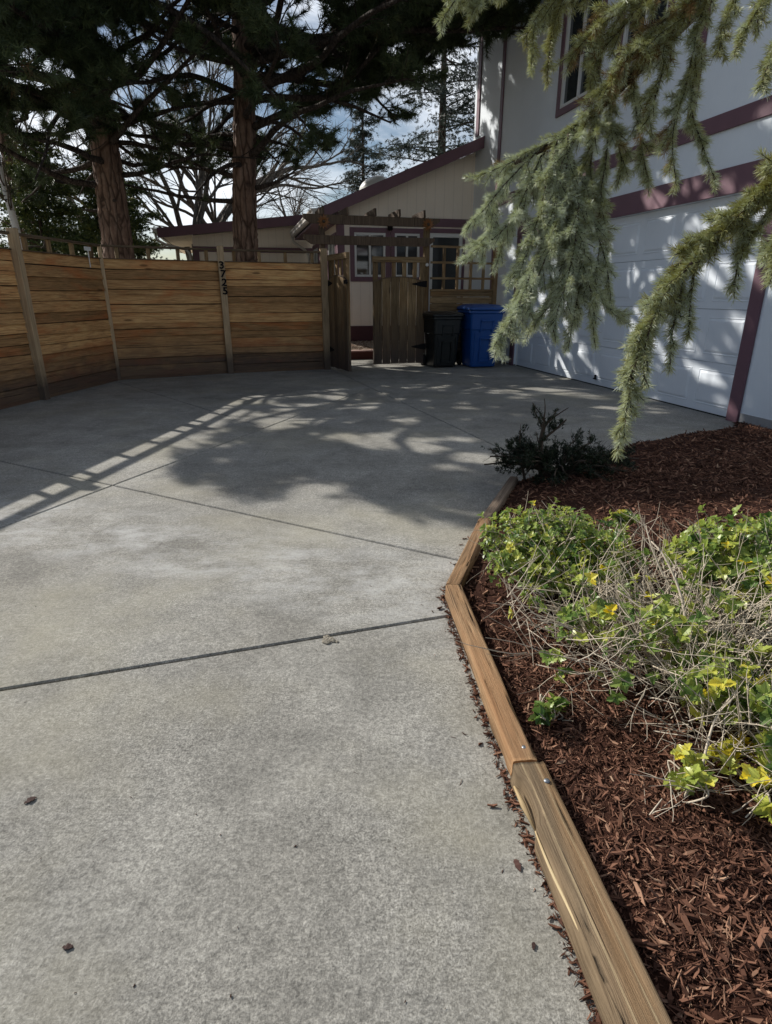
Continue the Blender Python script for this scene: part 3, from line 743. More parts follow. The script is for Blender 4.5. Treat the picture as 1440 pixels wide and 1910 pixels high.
def flower(c, label):
    rt = root('metal_flower', c, label, 'garden ornament', 'rusty metal flowers on the pergola')
    m = MB()
    for ring, (r0, r1, nn) in enumerate(((.02, .115, 12), (.015, .075, 10))):
        for k in range(nn):
            a = 2 * math.pi * (k + ring * .5) / nn + random.uniform(-.1, .1); D = TP * math.cos(a) + V(0, 0, 1) * math.sin(a); S = TP * -math.sin(a) + V(0, 0, 1) * math.cos(a)
            o = NP * (.01 + .012 * ring); pts = [c + D * r0 + o, c + D * (r1 * .6) + S * .018 + o * 2, c + D * r1 + o * 2.6, c + D * (r1 * .6) - S * .018 + o * 2]
            m.prism(pts, NP * .003, random.random())
    m.build('petals', M['yellow'], rt)
    m = MB(); m.lathe(c + NP * .012, [(.028, 0), (.028, .02), (.015, .034), (0, .036)], 12, .5, axis=NP); m.build('flower_centre', M['perg'], rt)
flower(FP.p(.03, -.03, 2.37), 'rusty orange metal flower on the left end of the pergola')
flower(FP.p(LP - .02, -.03, 2.38), 'rusty orange metal flower above the right pergola post')
m = MB(); c = FP.p(LP + .0, -.075, 1.74); m.lathe(c, [(.03, 0), (.03, .012), (.02, .02)], 14, axis=NP); bb = m.build('door_bell', M['frame']); tag(bb, 'small round white bell on the right pergola post above the hinge', 'bell')

# lattice fence right of the gate
LE = V(2.02, 11.80, 0); TR = (LE - PR).normalized(); NR = Vector((TR.y, -TR.x, 0)); FR = Frame(PR, TR, NR); LR = (LE - PR).length
lf = root('lattice_fence', PR, 'wooden fence with an open square lattice top behind the two bins', 'fence')
m = MB(); z = .05
while z < 1.28:
    h = random.uniform(.11, .15); m.fbox(FR, .05, LR - .05, -.018, random.uniform(.0, .006), z, min(z + h - .006, 1.30)); z += h
m.build('board_panel', M['gate'], lf, .002)
for z in (1.30, 1.50, 1.76, 2.02):
    m = MB(); m.fbox(FR, .045, LR, -.022, .022, z, z + .035); m.build('rail', M['gate'], lf)
for i, x in enumerate((.30, .57, .84, 1.10)):
    for (z0, z1) in ((1.335, 1.50), (1.535, 1.76), (1.795, 2.02)):
        m = MB(); m.fbox(FR, x - .022, x + .022, -.02, .02, z0, z1); m.build('baluster', M['gate'], lf)
m = MB(); m.fbox(FR, LR - .05, LR + .03, -.045, .045, 0, 2.05); m.build('post', M['gate'], lf, .004)

# ================================================================ bins
def cart(C, yaw, s_, mat, label, front_mark, dark):
    """C: centre of the base; front faces local -y"""
    rt = root('wheelie_bin', C, label, 'wheelie bin'); rz = Matrix.Rotation(yaw, 4, 'Z')
    def Q(x, y, z): return Vector(C) + (rz @ Vector((x * s_, y * s_, z * s_)))
    def ring(wx, fy, by, z, r=.06, n=4):
        out = []
        for (cx, cy, a0) in ((wx - r, by - r, 0), (-wx + r, by - r, 90), (-wx + r, fy + r, 180), (wx - r, fy + r, 270)):
            for k in range(n + 1): a = R(a0 + 90 * k / n); out.append(Q(cx + r * math.cos(a), cy + r * math.sin(a), z))
        return out
    m = MB(); secs = [(.235, -.25, .27, .02), (.24, -.26, .28, .06), (.262, -.295, .30, .45), (.275, -.318, .312, .66), (.290, -.335, .325, .665), (.300, -.355, .345, .93), (.325, -.375, .36, .94), (.325, -.375, .36, .985)]
    vv = []; n = 20
    for (wx, fy, by, z) in secs: vv += ring(wx, fy, by, z)
    fs = [tuple(range(n))[::-1]]
    for i in range(len(secs) - 1):
        for k in range(n): fs.append((i * n + k, i * n + (k + 1) % n, (i + 1) * n + (k + 1) % n, (i + 1) * n + k))
    fs.append(tuple((len(secs) - 1) * n + k for k in range(n)))
    m.add(vv, fs, .5)
    m.build('body', mat, rt, .006 * s_, 2)
    m = MB()                                      # lifting pocket: raised frame round a recess on the front
    def fbar(x0, x1, z0, z1, o0, o1):
        def fy(z): return -.255 - (.10) * (z / .93)
        m.hexa([Q(x0, fy(z0) - o1, z0), Q(x1, fy(z0) - o1, z0), Q(x1, fy(z0) + .02, z0), Q(x0, fy(z0) + .02, z0), Q(x0, fy(z1) - o1, z1), Q(x1, fy(z1) - o1, z1), Q(x1, fy(z1) + .02, z1), Q(x0, fy(z1) + .02, z1)], .5)
    fbar(-.12, .12, .80, .83, 0, .035); fbar(-.12, -.095, .62, .80, 0, .02); fbar(.095, .12, .62, .80, 0, .02)
    fbar(-.085, .085, .10, .14, 0, .02); fbar(-.11, -.085, .10, .50, 0, .022); fbar(.085, .11, .10, .50, 0, .022); fbar(-.11, .11, .50, .53, 0, .028)
    for x in (-.2, .2): fbar(x - .012, x + .012, .08, .6, 0, .012)
    m.build('front_ribs', mat, rt, .004)
    m = MB()                                      # lid
    vv = []; ls = [(.335, -.40, .375, .99), (.345, -.41, .385, 1.0), (.345, -.41, .385, 1.03), (.31, -.36, .35, 1.05), (.26, -.27, .30, 1.075), (.2, -.2, .22, 1.08)]
    for (wx, fy, by, z) in ls: vv += ring(wx, fy, by, z, .07)
    fs = [tuple(range(n))[::-1]]
    for i in range(len(ls) - 1):
        for k in range(n): fs.append((i * n + k, i * n + (k + 1) % n, (i + 1) * n + (k + 1) % n, (i + 1) * n + k))
    fs.append(tuple((len(ls) - 1) * n + k for k in range(n))); m.add(vv, fs, .5); m.build('lid', mat, rt, .004, 2)
    m = MB(); m.tube([Q(-.22, .37, .93), Q(-.22, .43, .95), Q(.22, .43, .95), Q(.22, .37, .93)], .016 * s_, 8); m.build('handle', mat, rt)
    for x in (-.27, .27):
        m = MB(); ax = rz @ Vector((1, 0, 0)); c = Q(x - .03, .30, .125); m.lathe(c, [(.09 * s_, 0), (.125 * s_, .008), (.125 * s_, .05), (.09 * s_, .058)], 24, axis=ax); m.build('wheel', M['rubber'], rt)
    # printed mark: three chasing arrows, ring
    m = MB(); mc = (0, .70) if front_mark else None
    def arrowset(fn, r):
        for k in range(3):
            a0 = R(90 + 120 * k); pts = []
            for j in range(5):
                a = a0 + R(80) * j / 4; pts.append((a, r))
            for j in range(4):
                (p0, q0) = pts[j], pts[j + 1]; th = r * .25
                P4 = [fn(math.cos(a) * (r + e), math.sin(a) * (r + e)) for a, e in ((p0[0], -th), (p0[0], th), (q0[0], th), (q0[0], -th))]
                m.prism(P4, fn(0, 0, .002) - fn(0, 0, 0), .5)
            a = pts[-1][0]; P3_ = [fn(math.cos(a) * (r - th * 2.2), math.sin(a) * (r - th * 2.2)), fn(math.cos(a) * (r + th * 2.2), math.sin(a) * (r + th * 2.2)), fn(math.cos(a + .5) * r, math.sin(a + .5) * r)]
            m.prism(P3_, fn(0, 0, .002) - fn(0, 0, 0), .5)
    if front_mark: arrowset(lambda x, z, o=0: Q(x, -.3312 - .003 - o - z * .07 * 1.0, .725 + z), .022)
    else:
        def sidef(x, z, o=0): return Q(-.283 - .005 - o - z * .05, .0 + x, .74 + z)
        arrowset(sidef, .05)
        for zz in (-.085,): m.prism([sidef(-.05, zz), sidef(.05, zz), sidef(.05, zz + .018), sidef(-.05, zz + .018)], sidef(0, 0, .002) - sidef(0, 0, 0), .5)
    m.build('recycling_mark', M['mark'], rt)
    return rt
cart((1.70, 11.22, 0), R(12), 1.0, M['bin_blue'], 'tall blue plastic bin with lid, in front of the lattice fence near the garage', True, False)
cart((1.00, 11.2, 0), R(18), .89, M['bin_black'], 'shorter black plastic bin between the gate and the blue bin', False, True)
# ================================================================ house
hs = root('house', O1, 'cream and white house with purple trim, its garage on the right', 'house')
SG = 6.55                                          # far corner of the garage
def slab(F, a0, a1, o0, o1, z0, z1, name, mat, par=hs, bev=0, tint=.5):
    m = MB(); m.fbox(F, a0, a1, o0, o1, z0, z1, tint); return m.build(name, mat, par, bev)
# garage wall with the door opening and two upper windows left open
HW = 6.4
def wallpieces(F, spans, holes, thick, mat, name):
    m = MB(); a0, a1, z0, z1 = spans
    cuts = sorted({a0, a1} | {h[0] for h in holes} | {h[1] for h in holes})
    for i in range(len(cuts) - 1):
        x0, x1 = cuts[i], cuts[i + 1]; hz = sorted([(h[2], h[3]) for h in holes if h[0] <= x0 + 1e-6 and h[1] >= x1 - 1e-6]); z = z0
        for (b, t) in hz + [(z1, z1)]:
            if b > z + 1e-4: m.fbox(F, x0, x1, -thick, 0, z, b, .5)
            z = max(z, t)
    return m.build(name, mat, hs)
UW = [(3.35, 4.30, 3.84, 5.3), (1.95, 2.80, 4.02, 5.3)]
wallpieces(FG, (-4.5, SG, .02, HW), [(0, 5.28, .02, 2.19)] + UW, .16, M['white'], 'garage_wall')
slab(FG, -4.45, -.16, -.10, .012, 0, .10, 'foundation', M['pebble'] if 0 else plain('foundation_concrete', (.33, .33, .33), .9, .2, nz=.2, nsc=20, bump=.4))
slab(FG, SG, 8.3, -.30, -.16, .02, HW - .02, 'garage_wall', M['white'])       # recessed stretch between garage and front wall
slab(FG, 8.14, 8.3, -6, -.302, .02, HW - .02, 'garage_wall', M['white'])
slab(FG, 8.0, 8.14, -.158, -.135, 4.3, HW - .03, 'trim', M['purple'])
slab(FG, -4.5, 8.5, -6.2, .35, HW, HW + .2, 'roof', M['shingle'])
for (a0, a1, z0, z1, o) in ((-.15, 0.0, .0, 2.19, .03), (5.28, 5.43, .0, 2.19, .03), (-.15, 5.43, 2.192, 2.44, .034), (-4.4, SG - .11, 2.80, 2.96, .026), (SG - .10, SG + .015, .02, HW - .01, .022), (1.25, 1.36, 2.965, HW, .02)):
    slab(FG, a0, a1, .002, o, z0, z1, 'trim', M['purple'], bev=.003)
for (a0, a1, z0, z1) in UW:
    for q in ((a0 - .09, a0 - .002, z0 - .09, z1), (a1 + .002, a1 + .09, z0 - .09, z1), (a0, a1, z0 - .09, z0 - .002)): slab(FG, q[0], q[1], .002, .03, q[2], q[3], 'trim', M['purple'], bev=.003)
# sectional garage door
gd = root('garage_door', FG.p(2.6, -.05, 0), None, None); gd.parent = hs; gd.location = Vector(gd.location) - Vector(hs.location)
m = MB(); nrow, ncol = 4, 8; H_ = 2.19; rh = H_ / nrow; bw = 5.28 / ncol
vv = []; fs = []
def gquad(p0, p1, p2, p3): b = len(vv); vv.extend([p0, p1, p2, p3]); fs.append((b, b + 1, b + 2, b + 3))
for r in range(nrow):
    z0, z1 = r * rh + (.012 if r == 0 else .002), (r + 1) * rh - .003
    m.fbox(FG, .012, 5.268, -.10, -.062, z0, z1, .5)
    for c in range(ncol):
        a0, a1 = c * bw + .055, (c + 1) * bw - .055; b0, b1 = z0 + .075, z1 - .075
        # raised panel: groove round it, bevelled inner field
        o = -.062; rings = [(0, o + .001), (.010, o + .005), (.020, o + .000), (.045, o + .010)]
        prev = None
        for (d_, oo) in rings:
            cur = [FG.p(a0 + d_, oo, b0 + d_), FG.p(a1 - d_, oo, b0 + d_), FG.p(a1 - d_, oo, b1 - d_), FG.p(a0 + d_, oo, b1 - d_)]
            if prev:
                for k in range(4): m.add([prev[k], prev[(k + 1) % 4], cur[(k + 1) % 4], cur[k]], [(3, 2, 1, 0)], .5)
            prev = cur
        m.add(prev, [(3, 2, 1, 0)], .5)
m.build('door_panels', M['door'], gd)
m = MB(); m.fbox(FG, .012, 5.268, -.095, -.055, .0, .0115, .5); m.build('rubber_seal', M['rubber'], gd)
m = MB(); cc = FG.p(2.62, -.05, .10); m.fbox(Frame(FG.p(2.62, 0, 0), dG, nG), -.035, .035, -.055, -.03, .085, .10, .5); m.fbox(Frame(FG.p(2.62, 0, 0), dG, nG), -.014, .014, -.055, -.035, .10, .15, .5); m.build('handle', M['black'], gd, .003)
for (a0, a1) in ((.0, .012), (5.268, 5.28)): m = MB(); m.fbox(FG, a0, a1, -.16, -.04, 0, 2.19); m.build('door_stop', M['frame'], gd)
slab(FG, .02, 5.26, -.16, -.105, .01, 2.18, 'door_backing', M['steel'], gd)

def window(F, a0, a1, z0, z1, par=hs, trim=.095, o=0, slider=True, blind=False, fr=.045, curtain=True):
    wd = root('window', F.p((a0 + a1) / 2, o, z0), None, None); wd.parent = par; wd.location = Vector(wd.location) - world_loc(par)
    if trim:
        m = MB()
        for q in ((a0 - trim, a0 - .001, z0 - trim, z1 + trim), (a1 + .001, a1 + trim, z0 - trim, z1 + trim), (a0, a1, z0 - trim, z0 - .001), (a0, a1, z1 + .001, z1 + trim)): m.fbox(F, q[0], q[1], o + .002, o + .028, q[2], q[3], .5)
        m.build('casing', M['purple'], wd, .002)
    m = MB()
    for q in ((a0, a0 + fr, z0, z1), (a1 - fr, a1, z0, z1), (a0 + fr, a1 - fr, z0, z0 + fr), (a0 + fr, a1 - fr, z1 - fr, z1)): m.fbox(F, q[0], q[1], o - .05, o + .014, q[2], q[3], .5)
    if slider: m.fbox(F, (a0 + a1) / 2 - .022, (a0 + a1) / 2 + .022, o - .04, o + .006, z0 + fr, z1 - fr, .5)
    m.build('frame', M['frame'], wd, .002)
    m = MB(); m.fbox(F, a0 + fr, a1 - fr, o - .03, o - .025, z0 + fr, z1 - fr, .5); m.build('pane', M['glass'], wd)
    return wd
for (a0, a1, z0, z1) in UW: window(FG, a0, a1, z0, z1, trim=0, slider=True)
m = MB(); cc = FG.p(SG - .25, 0.0, 2.30); m.lathe(cc, [(.012, 0), (.012, .09)], 8, axis=nG)
for k in range(5): a = R(72 * k); m.prism([cc + nG * .09 + (dG * math.cos(a + e) + V(0, 0, 1) * math.sin(a + e)) * r for e, r in ((-.5, .02), (0, .07), (.5, .02))], nG * .008)
tag(m.build('wall_ornament', M['black']), 'small black star ornament on the garage wall near its far corner', 'wall ornament')

# gable front wall
TC = 2.78; RS = .41
def rakez(t): return 4.20 - RS * (t + .16)          # top of the rake board
def wtop(t): return rakez(t) - .16
def gable(name, mat, t0, t1, o0, o1, z0, holes):
    m = MB(); cuts = sorted({t0, t1} | {h[0] for h in holes} | {h[1] for h in holes})
    for i in range(len(cuts) - 1):
        x0, x1 = cuts[i], cuts[i + 1]; z = z0
        for (b, t) in sorted([(h[2], h[3]) for h in holes if h[0] <= x0 + 1e-6 and h[1] >= x1 - 1e-6]): m.fbox(FF, x0, x1, o0, o1, z, b, .5); z = t
        m.hexa([FF.p(x0, o0, z), FF.p(x1, o0, z), FF.p(x1, o1, z), FF.p(x0, o1, z), FF.p(x0, o0, wtop(x0)), FF.p(x1, o0, wtop(x1)), FF.p(x1, o1, wtop(x1)), FF.p(x0, o1, wtop(x0))], .5)
    return m.build(name, mat, hs)
WN = [(1.78, 2.45, 1.60, 2.46), (1.03, 1.58, 1.60, 2.46), (.06, .80, .10, 2.48)]
gable('front_wall', M['cream'], -.158, TC, -.15, 0, .0, WN)
for (a0, a1, z0, z1) in WN[:2]: window(FF, a0, a1, z0, z1)
dr = root('door', FF.p(.4, 0, 0), None, None); dr.parent = hs; dr.location = Vector(dr.location) - Vector(hs.location)
m = MB()
for q in ((-.0, .058, .10, 2.57), (.802, .89, .10, 2.57), (.06, .80, 2.482, 2.57)): m.fbox(FF, q[0] + .003, q[1], .002, .028, q[2], q[3])
m.build('casing', M['purple'], dr)
m = MB()
for q in ((.06, .13, .10, 2.48), (.73, .80, .10, 2.48), (.13, .73, 2.40, 2.48), (.13, .73, .10, .3)): m.fbox(FF, q[0], q[1], -.05, .012, q[2], q[3])
m.build('frame', M['frame'], dr); m = MB(); m.fbox(FF, .13, .73, -.04, -.034, .3, 2.40); m.build('pane', M['glass'], dr)
slab(FF, -.155, TC - .125, .002, .03, 2.60, 2.76, 'trim', M['purple'], bev=.002)
slab(FF, TC - .12, TC + .03, .0, .032, .32, wtop(TC) - .01, 'trim', M['purple'], bev=.002)
slab(FF, .9, TC, .002, .022, .0, .60, 'plinth', M['purple_dk'])
# interior so that the panes reflect against a dark room
slab(FF, .0, TC - .17, -2.2, -2.1, .0, 2.6, 'inner_wall', M['dark'])
# lantern between the windows
ln = root('wall_lantern', FF.p(1.70, .05, 2.55), 'small black lantern on the cream wall above the gate, between two windows', 'wall lamp')
m = MB(); c = FF.p(1.70, .10, 2.50); m.lathe(c, [(.03, 0), (.055, .02), (.06, .16), (.075, .18), (.03, .23), (.0, .25)], 8); m.fbox(FF, 1.66, 1.74, .03, .045, 2.54, 2.70); m.build('lamp_body', M['black'], ln)
m = MB(); m.lathe(c, [(.052, .03), (.057, .15)], 8); m.build('lamp_glass', M['frame'], ln)
# main roof: thick sloping slab, rake fascia, eave gutter
def roofslab(t0, t1, o0, o1, th, dz, name, mat):
    m = MB(); m.hexa([FF.p(t0, o0, rakez(t0) + dz - th), FF.p(t1, o0, rakez(t1) + dz - th), FF.p(t1, o1, rakez(t1) + dz - th), FF.p(t0, o1, rakez(t0) + dz - th), FF.p(t0, o0, rakez(t0) + dz), FF.p(t1, o0, rakez(t1) + dz), FF.p(t1, o1, rakez(t1) + dz), FF.p(t0, o1, rakez(t0) + dz)], .5)
    return m.build(name, mat, hs)
rf = roofslab(-.14, 3.24, -4.6, .44, .13, .02, 'roof', M['shingle'])
roofslab(-.15, 3.26, .442, .48, .21, .03, 'rake_board', M['purple'])
m = MB(); sk = FF.p(1.95, -.35, rakez(1.95) + .02); nrm = (V(0, 0, 1) + FF.ax * RS).normalized(); tng = (FF.ax - V(0, 0, 1) * RS).normalized()
vv = []; rows = []
for i in range(6):
    e = R(90 * i / 5); ring_ = []
    for k in range(20):
        a = 2 * math.pi * k / 20; sx = math.copysign(abs(math.cos(a)) ** .7, math.cos(a)); sy = math.copysign(abs(math.sin(a)) ** .7, math.sin(a))
        vv.append(sk + tng * sx * .30 * math.cos(e) + FF.ay * sy * .30 * math.cos(e) + nrm * (.03 + .17 * math.sin(e)))
fs = [(i * 20 + k, i * 20 + (k + 1) % 20, (i + 1) * 20 + (k + 1) % 20, (i + 1) * 20 + k) for i in range(5) for k in range(20)]
m.add(vv, fs, .5, smooth=True); m.hexa([sk + tng * x * .34 + FF.ay * y * .34 + nrm * z for z in (0, .04) for x, y in ((-1, -1), (1, -1), (1, 1), (-1, 1))], .5); m.build('skylight', M['frame'], hs)
ez = rakez(3.24) - .0
m = MB(); prof = [(0, 0), (.07, 0), (.10, .03), (.10, .07), (.125, .10), (.125, .12), (0, .12)]
m.prism([FF.p(3.262 + a, .46, ez - .10 + b) for a, b in prof], -FF.ay * 4.9); m.build('gutter', M['gutter'], hs)
slab(FF, TC + .0, 3.258, -4.4, .44, ez - .17, ez - .14, 'soffit', M['purple'])
m = MB(); m.tube([FF.p(3.32, -4.35, ez - .1), FF.p(3.30, -4.35, ez - .22), FF.p(3.0, -4.35, ez - .42), FF.p(2.9, -4.35, ez - .55), FF.p(2.9, -4.35, .3)], .035, 8); m.build('downspout', M['gutter'], hs)
# side wall under the eave with a row of windows; a runs away from camera
FS = Frame(FF.p(TC, 0, 0), dG, nG)
SW = [(.35, 1.45, .95, 2.38), (1.75, 2.85, .95, 2.38), (3.15, 4.2, .95, 2.38)]
m = MB()
for q in ((0.001, .35, 0, 2.7), (1.45, 1.75, 0, 2.7), (2.85, 3.15, 0, 2.7), (4.2, 4.4, 0, 2.7)): m.fbox(FS, q[0], q[1], -.15, 0, q[2], q[3])
for q in SW: m.fbox(FS, q[0], q[1], -.15, 0, 0, q[2]); m.fbox(FS, q[0], q[1], -.15, 0, q[3], 2.7)
m.build('side_wall', M['cream_s'], hs)
for q in SW: window(FS, *q, fr=.06)
slab(FS, .0, .12, .002, .03, .32, 2.68, 'trim', M['purple'])

# far low wing
wg = root('house_wing', FF.p(5, -4.6, 0), 'low cream wing of the house with a shallow purple edged roof, beyond the left fence', 'house wing')
def wz(t): return 3.22 - .108 * (t - 3.1)
m = MB(); m.hexa([FF.p(2.6, -4.75, 0), FF.p(5.95, -4.75, 0), FF.p(5.95, -4.6, 0), FF.p(2.6, -4.6, 0), FF.p(2.6, -4.75, wz(2.6) - .2), FF.p(5.95, -4.75, wz(5.95) - .2), FF.p(5.95, -4.6, wz(5.95) - .2), FF.p(2.6, -4.6, wz(2.6) - .2)], .5); m.build('wall', M['cream'], wg)
m = MB(); m.fbox(FF, 5.80, 5.95, -12, -4.76, 0, 2.5); m.build('wall', M['cream_s'], wg)
def wslab(t0, t1, o0, o1, d0, d1, name, mat):
    m = MB(); m.hexa([FF.p(t0, o0, wz(t0) + d0), FF.p(t1, o0, wz(t1) + d0), FF.p(t1, o1, wz(t1) + d0), FF.p(t0, o1, wz(t0) + d0), FF.p(t0, o0, wz(t0) + d1), FF.p(t1, o0, wz(t1) + d1), FF.p(t1, o1, wz(t1) + d1), FF.p(t0, o1, wz(t0) + d1)], .5); return m.build(name, mat, wg)
wslab(2.7, 6.75, -12, -4.2, -.12, .0, 'roof', M['shingle']); wslab(2.7, 6.76, -4.198, -4.16, -.22, .012, 'rake_board', M['purple']); wslab(5.96, 6.7, -12, -4.2, -.15, -.122, 'soffit', M['cream'])
for (t0, t1, z0, z1) in ((2.7, 5.95, 2.32, 2.45), (5.80, 5.95, .3, 2.32)): slab(FF, t0, t1, -4.598, -4.57, z0, z1, 'trim', M['purple'], wg)
m = MB(); m.prism([FF.p(6.762 + a, -4.15, wz(6.76) - .12 + b) for a, b in prof], -FF.ay * 7.8); m.build('gutter', M['gutter'], wg)
m = MB(); m.tube([FF.p(6.82, -4.25, wz(6.76) - .12), FF.p(6.80, -4.28, wz(6.76) - .26), FF.p(6.6, -4.35, wz(6.76) - .36), FF.p(6.12, -4.5, wz(6.76) - .46), FF.p(6.04, -4.52, wz(6.76) - .58), FF.p(6.04, -4.52, .3)], .035, 8); m.build('downspout', M['gutter'], wg)

# stone bed seen through the gate
gp0 = FF
m = MB(); m.fbox(FF, -.0, 3.4, 1.02, 1.10, -.02, .15, .5); eg = m.build('garden_edging', M['red_edge'], None, .004)
tag(eg, 'dark red edging board holding the pebble bed, seen through the open gate', 'garden edging')
m = MB(); m.fbox(FF, -.0, 3.4, .80, 1.018, .0, .165, .5); ec = m.build('edging_cap', M['pink_edge'], None, .006); ec.name = 'paving_strip'; tag(ec, 'pinkish flat concrete strip behind the dark red edging board', 'edging strip')
m = MB(); m.hexa([FF.p(0, .03, 0), FF.p(3.6, .03, 0), FF.p(3.6, .8, 0), FF.p(0, .8, 0), FF.p(0, .03, .27), FF.p(3.6, .03, .27), FF.p(3.6, .8, .12), FF.p(0, .8, .12)], .5); tag(m.build('pebble_bed_soil', M['yard']), kind='structure')
so = Soup(); n = 4200; bmq = bmesh.new(); bmesh.ops.create_icosphere(bmq, subdivisions=1, radius=1); tv = np.array([v.co for v in bmq.verts]); tf = np.array([[v.index for v in f.verts] for f in bmq.faces]); bmq.free()
A_ = RNG.uniform(1.2, 3.2, n); O_ = RNG.uniform(.04, .79, n); Z_ = .27 - (O_ - .03) / .77 * .15 + .01; S_ = RNG.uniform(.012, .03, n); tt = RNG.uniform(0, 1, n)
ax = np.array(FF.ax); ay = np.array(FF.ay); oo = np.array(FF.o); C = oo + ax * A_[:, None] + ay * O_[:, None] + np.array([0, 0, 1]) * Z_[:, None]
vvp = C[:, None, :] + tv[None] * S_[:, None, None] * RNG.uniform(.7, 1.3, (n, 1, 3)) * np.array([1, 1, .7])
for f in tf: so.tris(vvp[:, f[0]], vvp[:, f[1]], vvp[:, f[2]], tt)
tag(so.build('pebbles', M['pebble']), 'tan and brown pebbles against the cream wall, seen through the gate', 'pebbles', kind='stuff')
# ================================================================ trees
# the boughs are thinned where the sun is known to come through to the ground
LITC = [(-9, 3.2), (-1.9, 4.95), (-1.72, 4.85), (-1.41, 3.99), (-1.15, 3.59), (-.86, 3.42), (-.83, 3.7), (-.64, 3.75), (-.45, 3.9), (-.24, 3.64), (-.07, 3.44), (.12, 3.12), (.23, 2.95), (.38, 2.78), (.9, 3.15), (1.3, 3.25), (2.0, 3.1), (9, 3.0)]
def lit_edge(x):
    for (x0, y0), (x1, y1) in zip(LITC, LITC[1:]):
        if x0 <= x <= x1: return y0 + (y1 - y0) * (x - x0) / (x1 - x0)
    return 3
def thin(e):
    t = e.z / SUNV.z; gx, gy = e.x - SUNV.x * t, e.y - SUNV.y * t
    nz = .5 + .5 * mnoise.noise(Vector((gx * .9, gy * .9, 4))); n2 = mnoise.noise(Vector((gx * 2.6, gy * 2.6, 9)))
    if gy < lit_edge(gx) - .16 + .06 * n2: return False
    if (-1.3 < gx < .5 and 11.3 < gy < 13.7) or (-4.5 < gx < 1.5 and 10.9 < gy < 15.5 and n2 > -.25): return False      # sunlit yard behind the gate
    for (ax_, ay_, bx_, by_) in ((-.1, 10.5, 2.5, 8.7), (-2.1, 9.8, 0, 8.4)):        # sun that reaches the pine trunks and the ground past them
        u_ = max(0, min(1, ((gx - ax_) * (bx_ - ax_) + (gy - ay_) * (by_ - ay_)) / ((bx_ - ax_) ** 2 + (by_ - ay_) ** 2)))
        if math.hypot(gx - ax_ - (bx_ - ax_) * u_, gy - ay_ - (by_ - ay_) * u_) < .34 + .15 * n2: return False
    if ((gx - .8) / 1.1) ** 2 + ((gy - 8.55) / .33) ** 2 < 1 + n2: return False
    D_ = (Vector((e.x, e.y, 0)) - G1).dot(nG); zw = e.z - SUNV.z * D_ / .567
    d = gy - lit_edge(gx)
    dens = .50 if d < 1.3 else .27                     # solid shade near the edge, dappled farther back
    if 1 < gx <= 3.3 and gy < 6.3: dens = 1.2              # deep shade over the far mulch
    elif gx > 3.1: dens = .62 if zw > 3.0 else .22 if gy < 8 else .36
    if gx < -1.6 and gy < 8: dens = .12
    fq = (1.5 if gy < 8 else 1.05) if gx > 3.1 else 2.5
    return (.5 + .62 * mnoise.noise(Vector((gx * fq, gy * fq, 1))) + .28 * n2) < dens + .14 + .05 * nz
HOLES = [(70, 130, 60, 45, .5), (400, 150, 40, 60, .5), (150, 40, 50, 30, .5), (110, 290, 60, 35, .6), (370, 330, 60, 40, .7), (285, 105, 65, 85, .75), (560, 30, 70, 50, .75), (530, 240, 50, 40, .85), (550, 350, 75, 50, 1), (330, 350, 80, 45, .8), (230, 250, 60, 30, .5), (60, 300, 70, 30, .5), (620, 150, 40, 30, .4), (700, 260, 60, 30, .6), (840, 220, 40, 30, .5)]
def tohole(e):
    dz = e.z - CAM_H; f = e.y * CS - dz * SN; px = 720 + FPX * e.x / f; py = 955 - FPX * (e.y * SN + dz * CS) / f
    for hx, hy, rx, ry, pr in HOLES:
        q = ((px - hx) / rx) ** 2 + ((py - hy) / ry) ** 2 + .5 * mnoise.noise(Vector((px * .03, py * .03, 0)))
        if q < 1 and random.random() < pr: return True
    return False
def clear_view(e):
    """boughs end above the fence and above the house roof"""
    s_ = (e.z - CAM_H) / max(e.y, 1); q = e.x / max(e.y, 1); n2 = .02 * mnoise.noise(Vector((e.x * 2, e.y * 2, e.z)))
    lim = .135 if q < -.25 else .16 if q < -.12 else .19 if q < -.05 else .235
    return s_ > lim + n2
def keep_pine(e): return clear_view(e) and thin(e) and not tohole(e)
def needles(so, P, D, K, L, Wd, spread, rng, tint0=.5, tvar=.25, droop=0):
    """K needle blades round each tuft point P (n,3) with axis D"""
    n = len(P); p = np.repeat(P, K, 0); d = np.repeat(D, K, 0)
    r = unit(rng.normal(0, 1, (n * K, 3))); dr = unit(d * spread + r); dr[:, 2] -= droop; dr = unit(dr)
    l = L * rng.uniform(.65, 1.15, n * K); base = p - d * (rng.uniform(0, 1, n * K) * L * .9)[:, None]
    s = unit(np.cross(dr, unit(rng.normal(0, 1, (n * K, 3))))) * (Wd * .5)
    tips = base + dr * l[:, None]
    tn = np.clip(np.repeat(rng.normal(tint0, tvar, n), K) + rng.normal(0, .1, n * K), 0, 1)
    so.tris(base + s, base - s, tips, tn)

def grow(p, d, ln, seg, wob, sag):
    pts = [p.copy()]; d = d.normalized()
    for i in range(seg):
        d = (d + Vector((random.gauss(0, wob), random.gauss(0, wob), random.gauss(0, wob) + sag))).normalized(); p = p + d * (ln / seg); pts.append(p.copy())
    return pts
def at_path(pts, f):
    x = f * (len(pts) - 1); i = min(int(x), len(pts) - 2); return pts[i].lerp(pts[i + 1], x - i), (pts[i + 1] - pts[i]).normalized()
def sway(v, d, amp):
    q = d.orthogonal().normalized(); q.rotate(__import__('mathutils').Quaternion(d, random.uniform(0, 6.28))); return (d + q * amp).normalized()

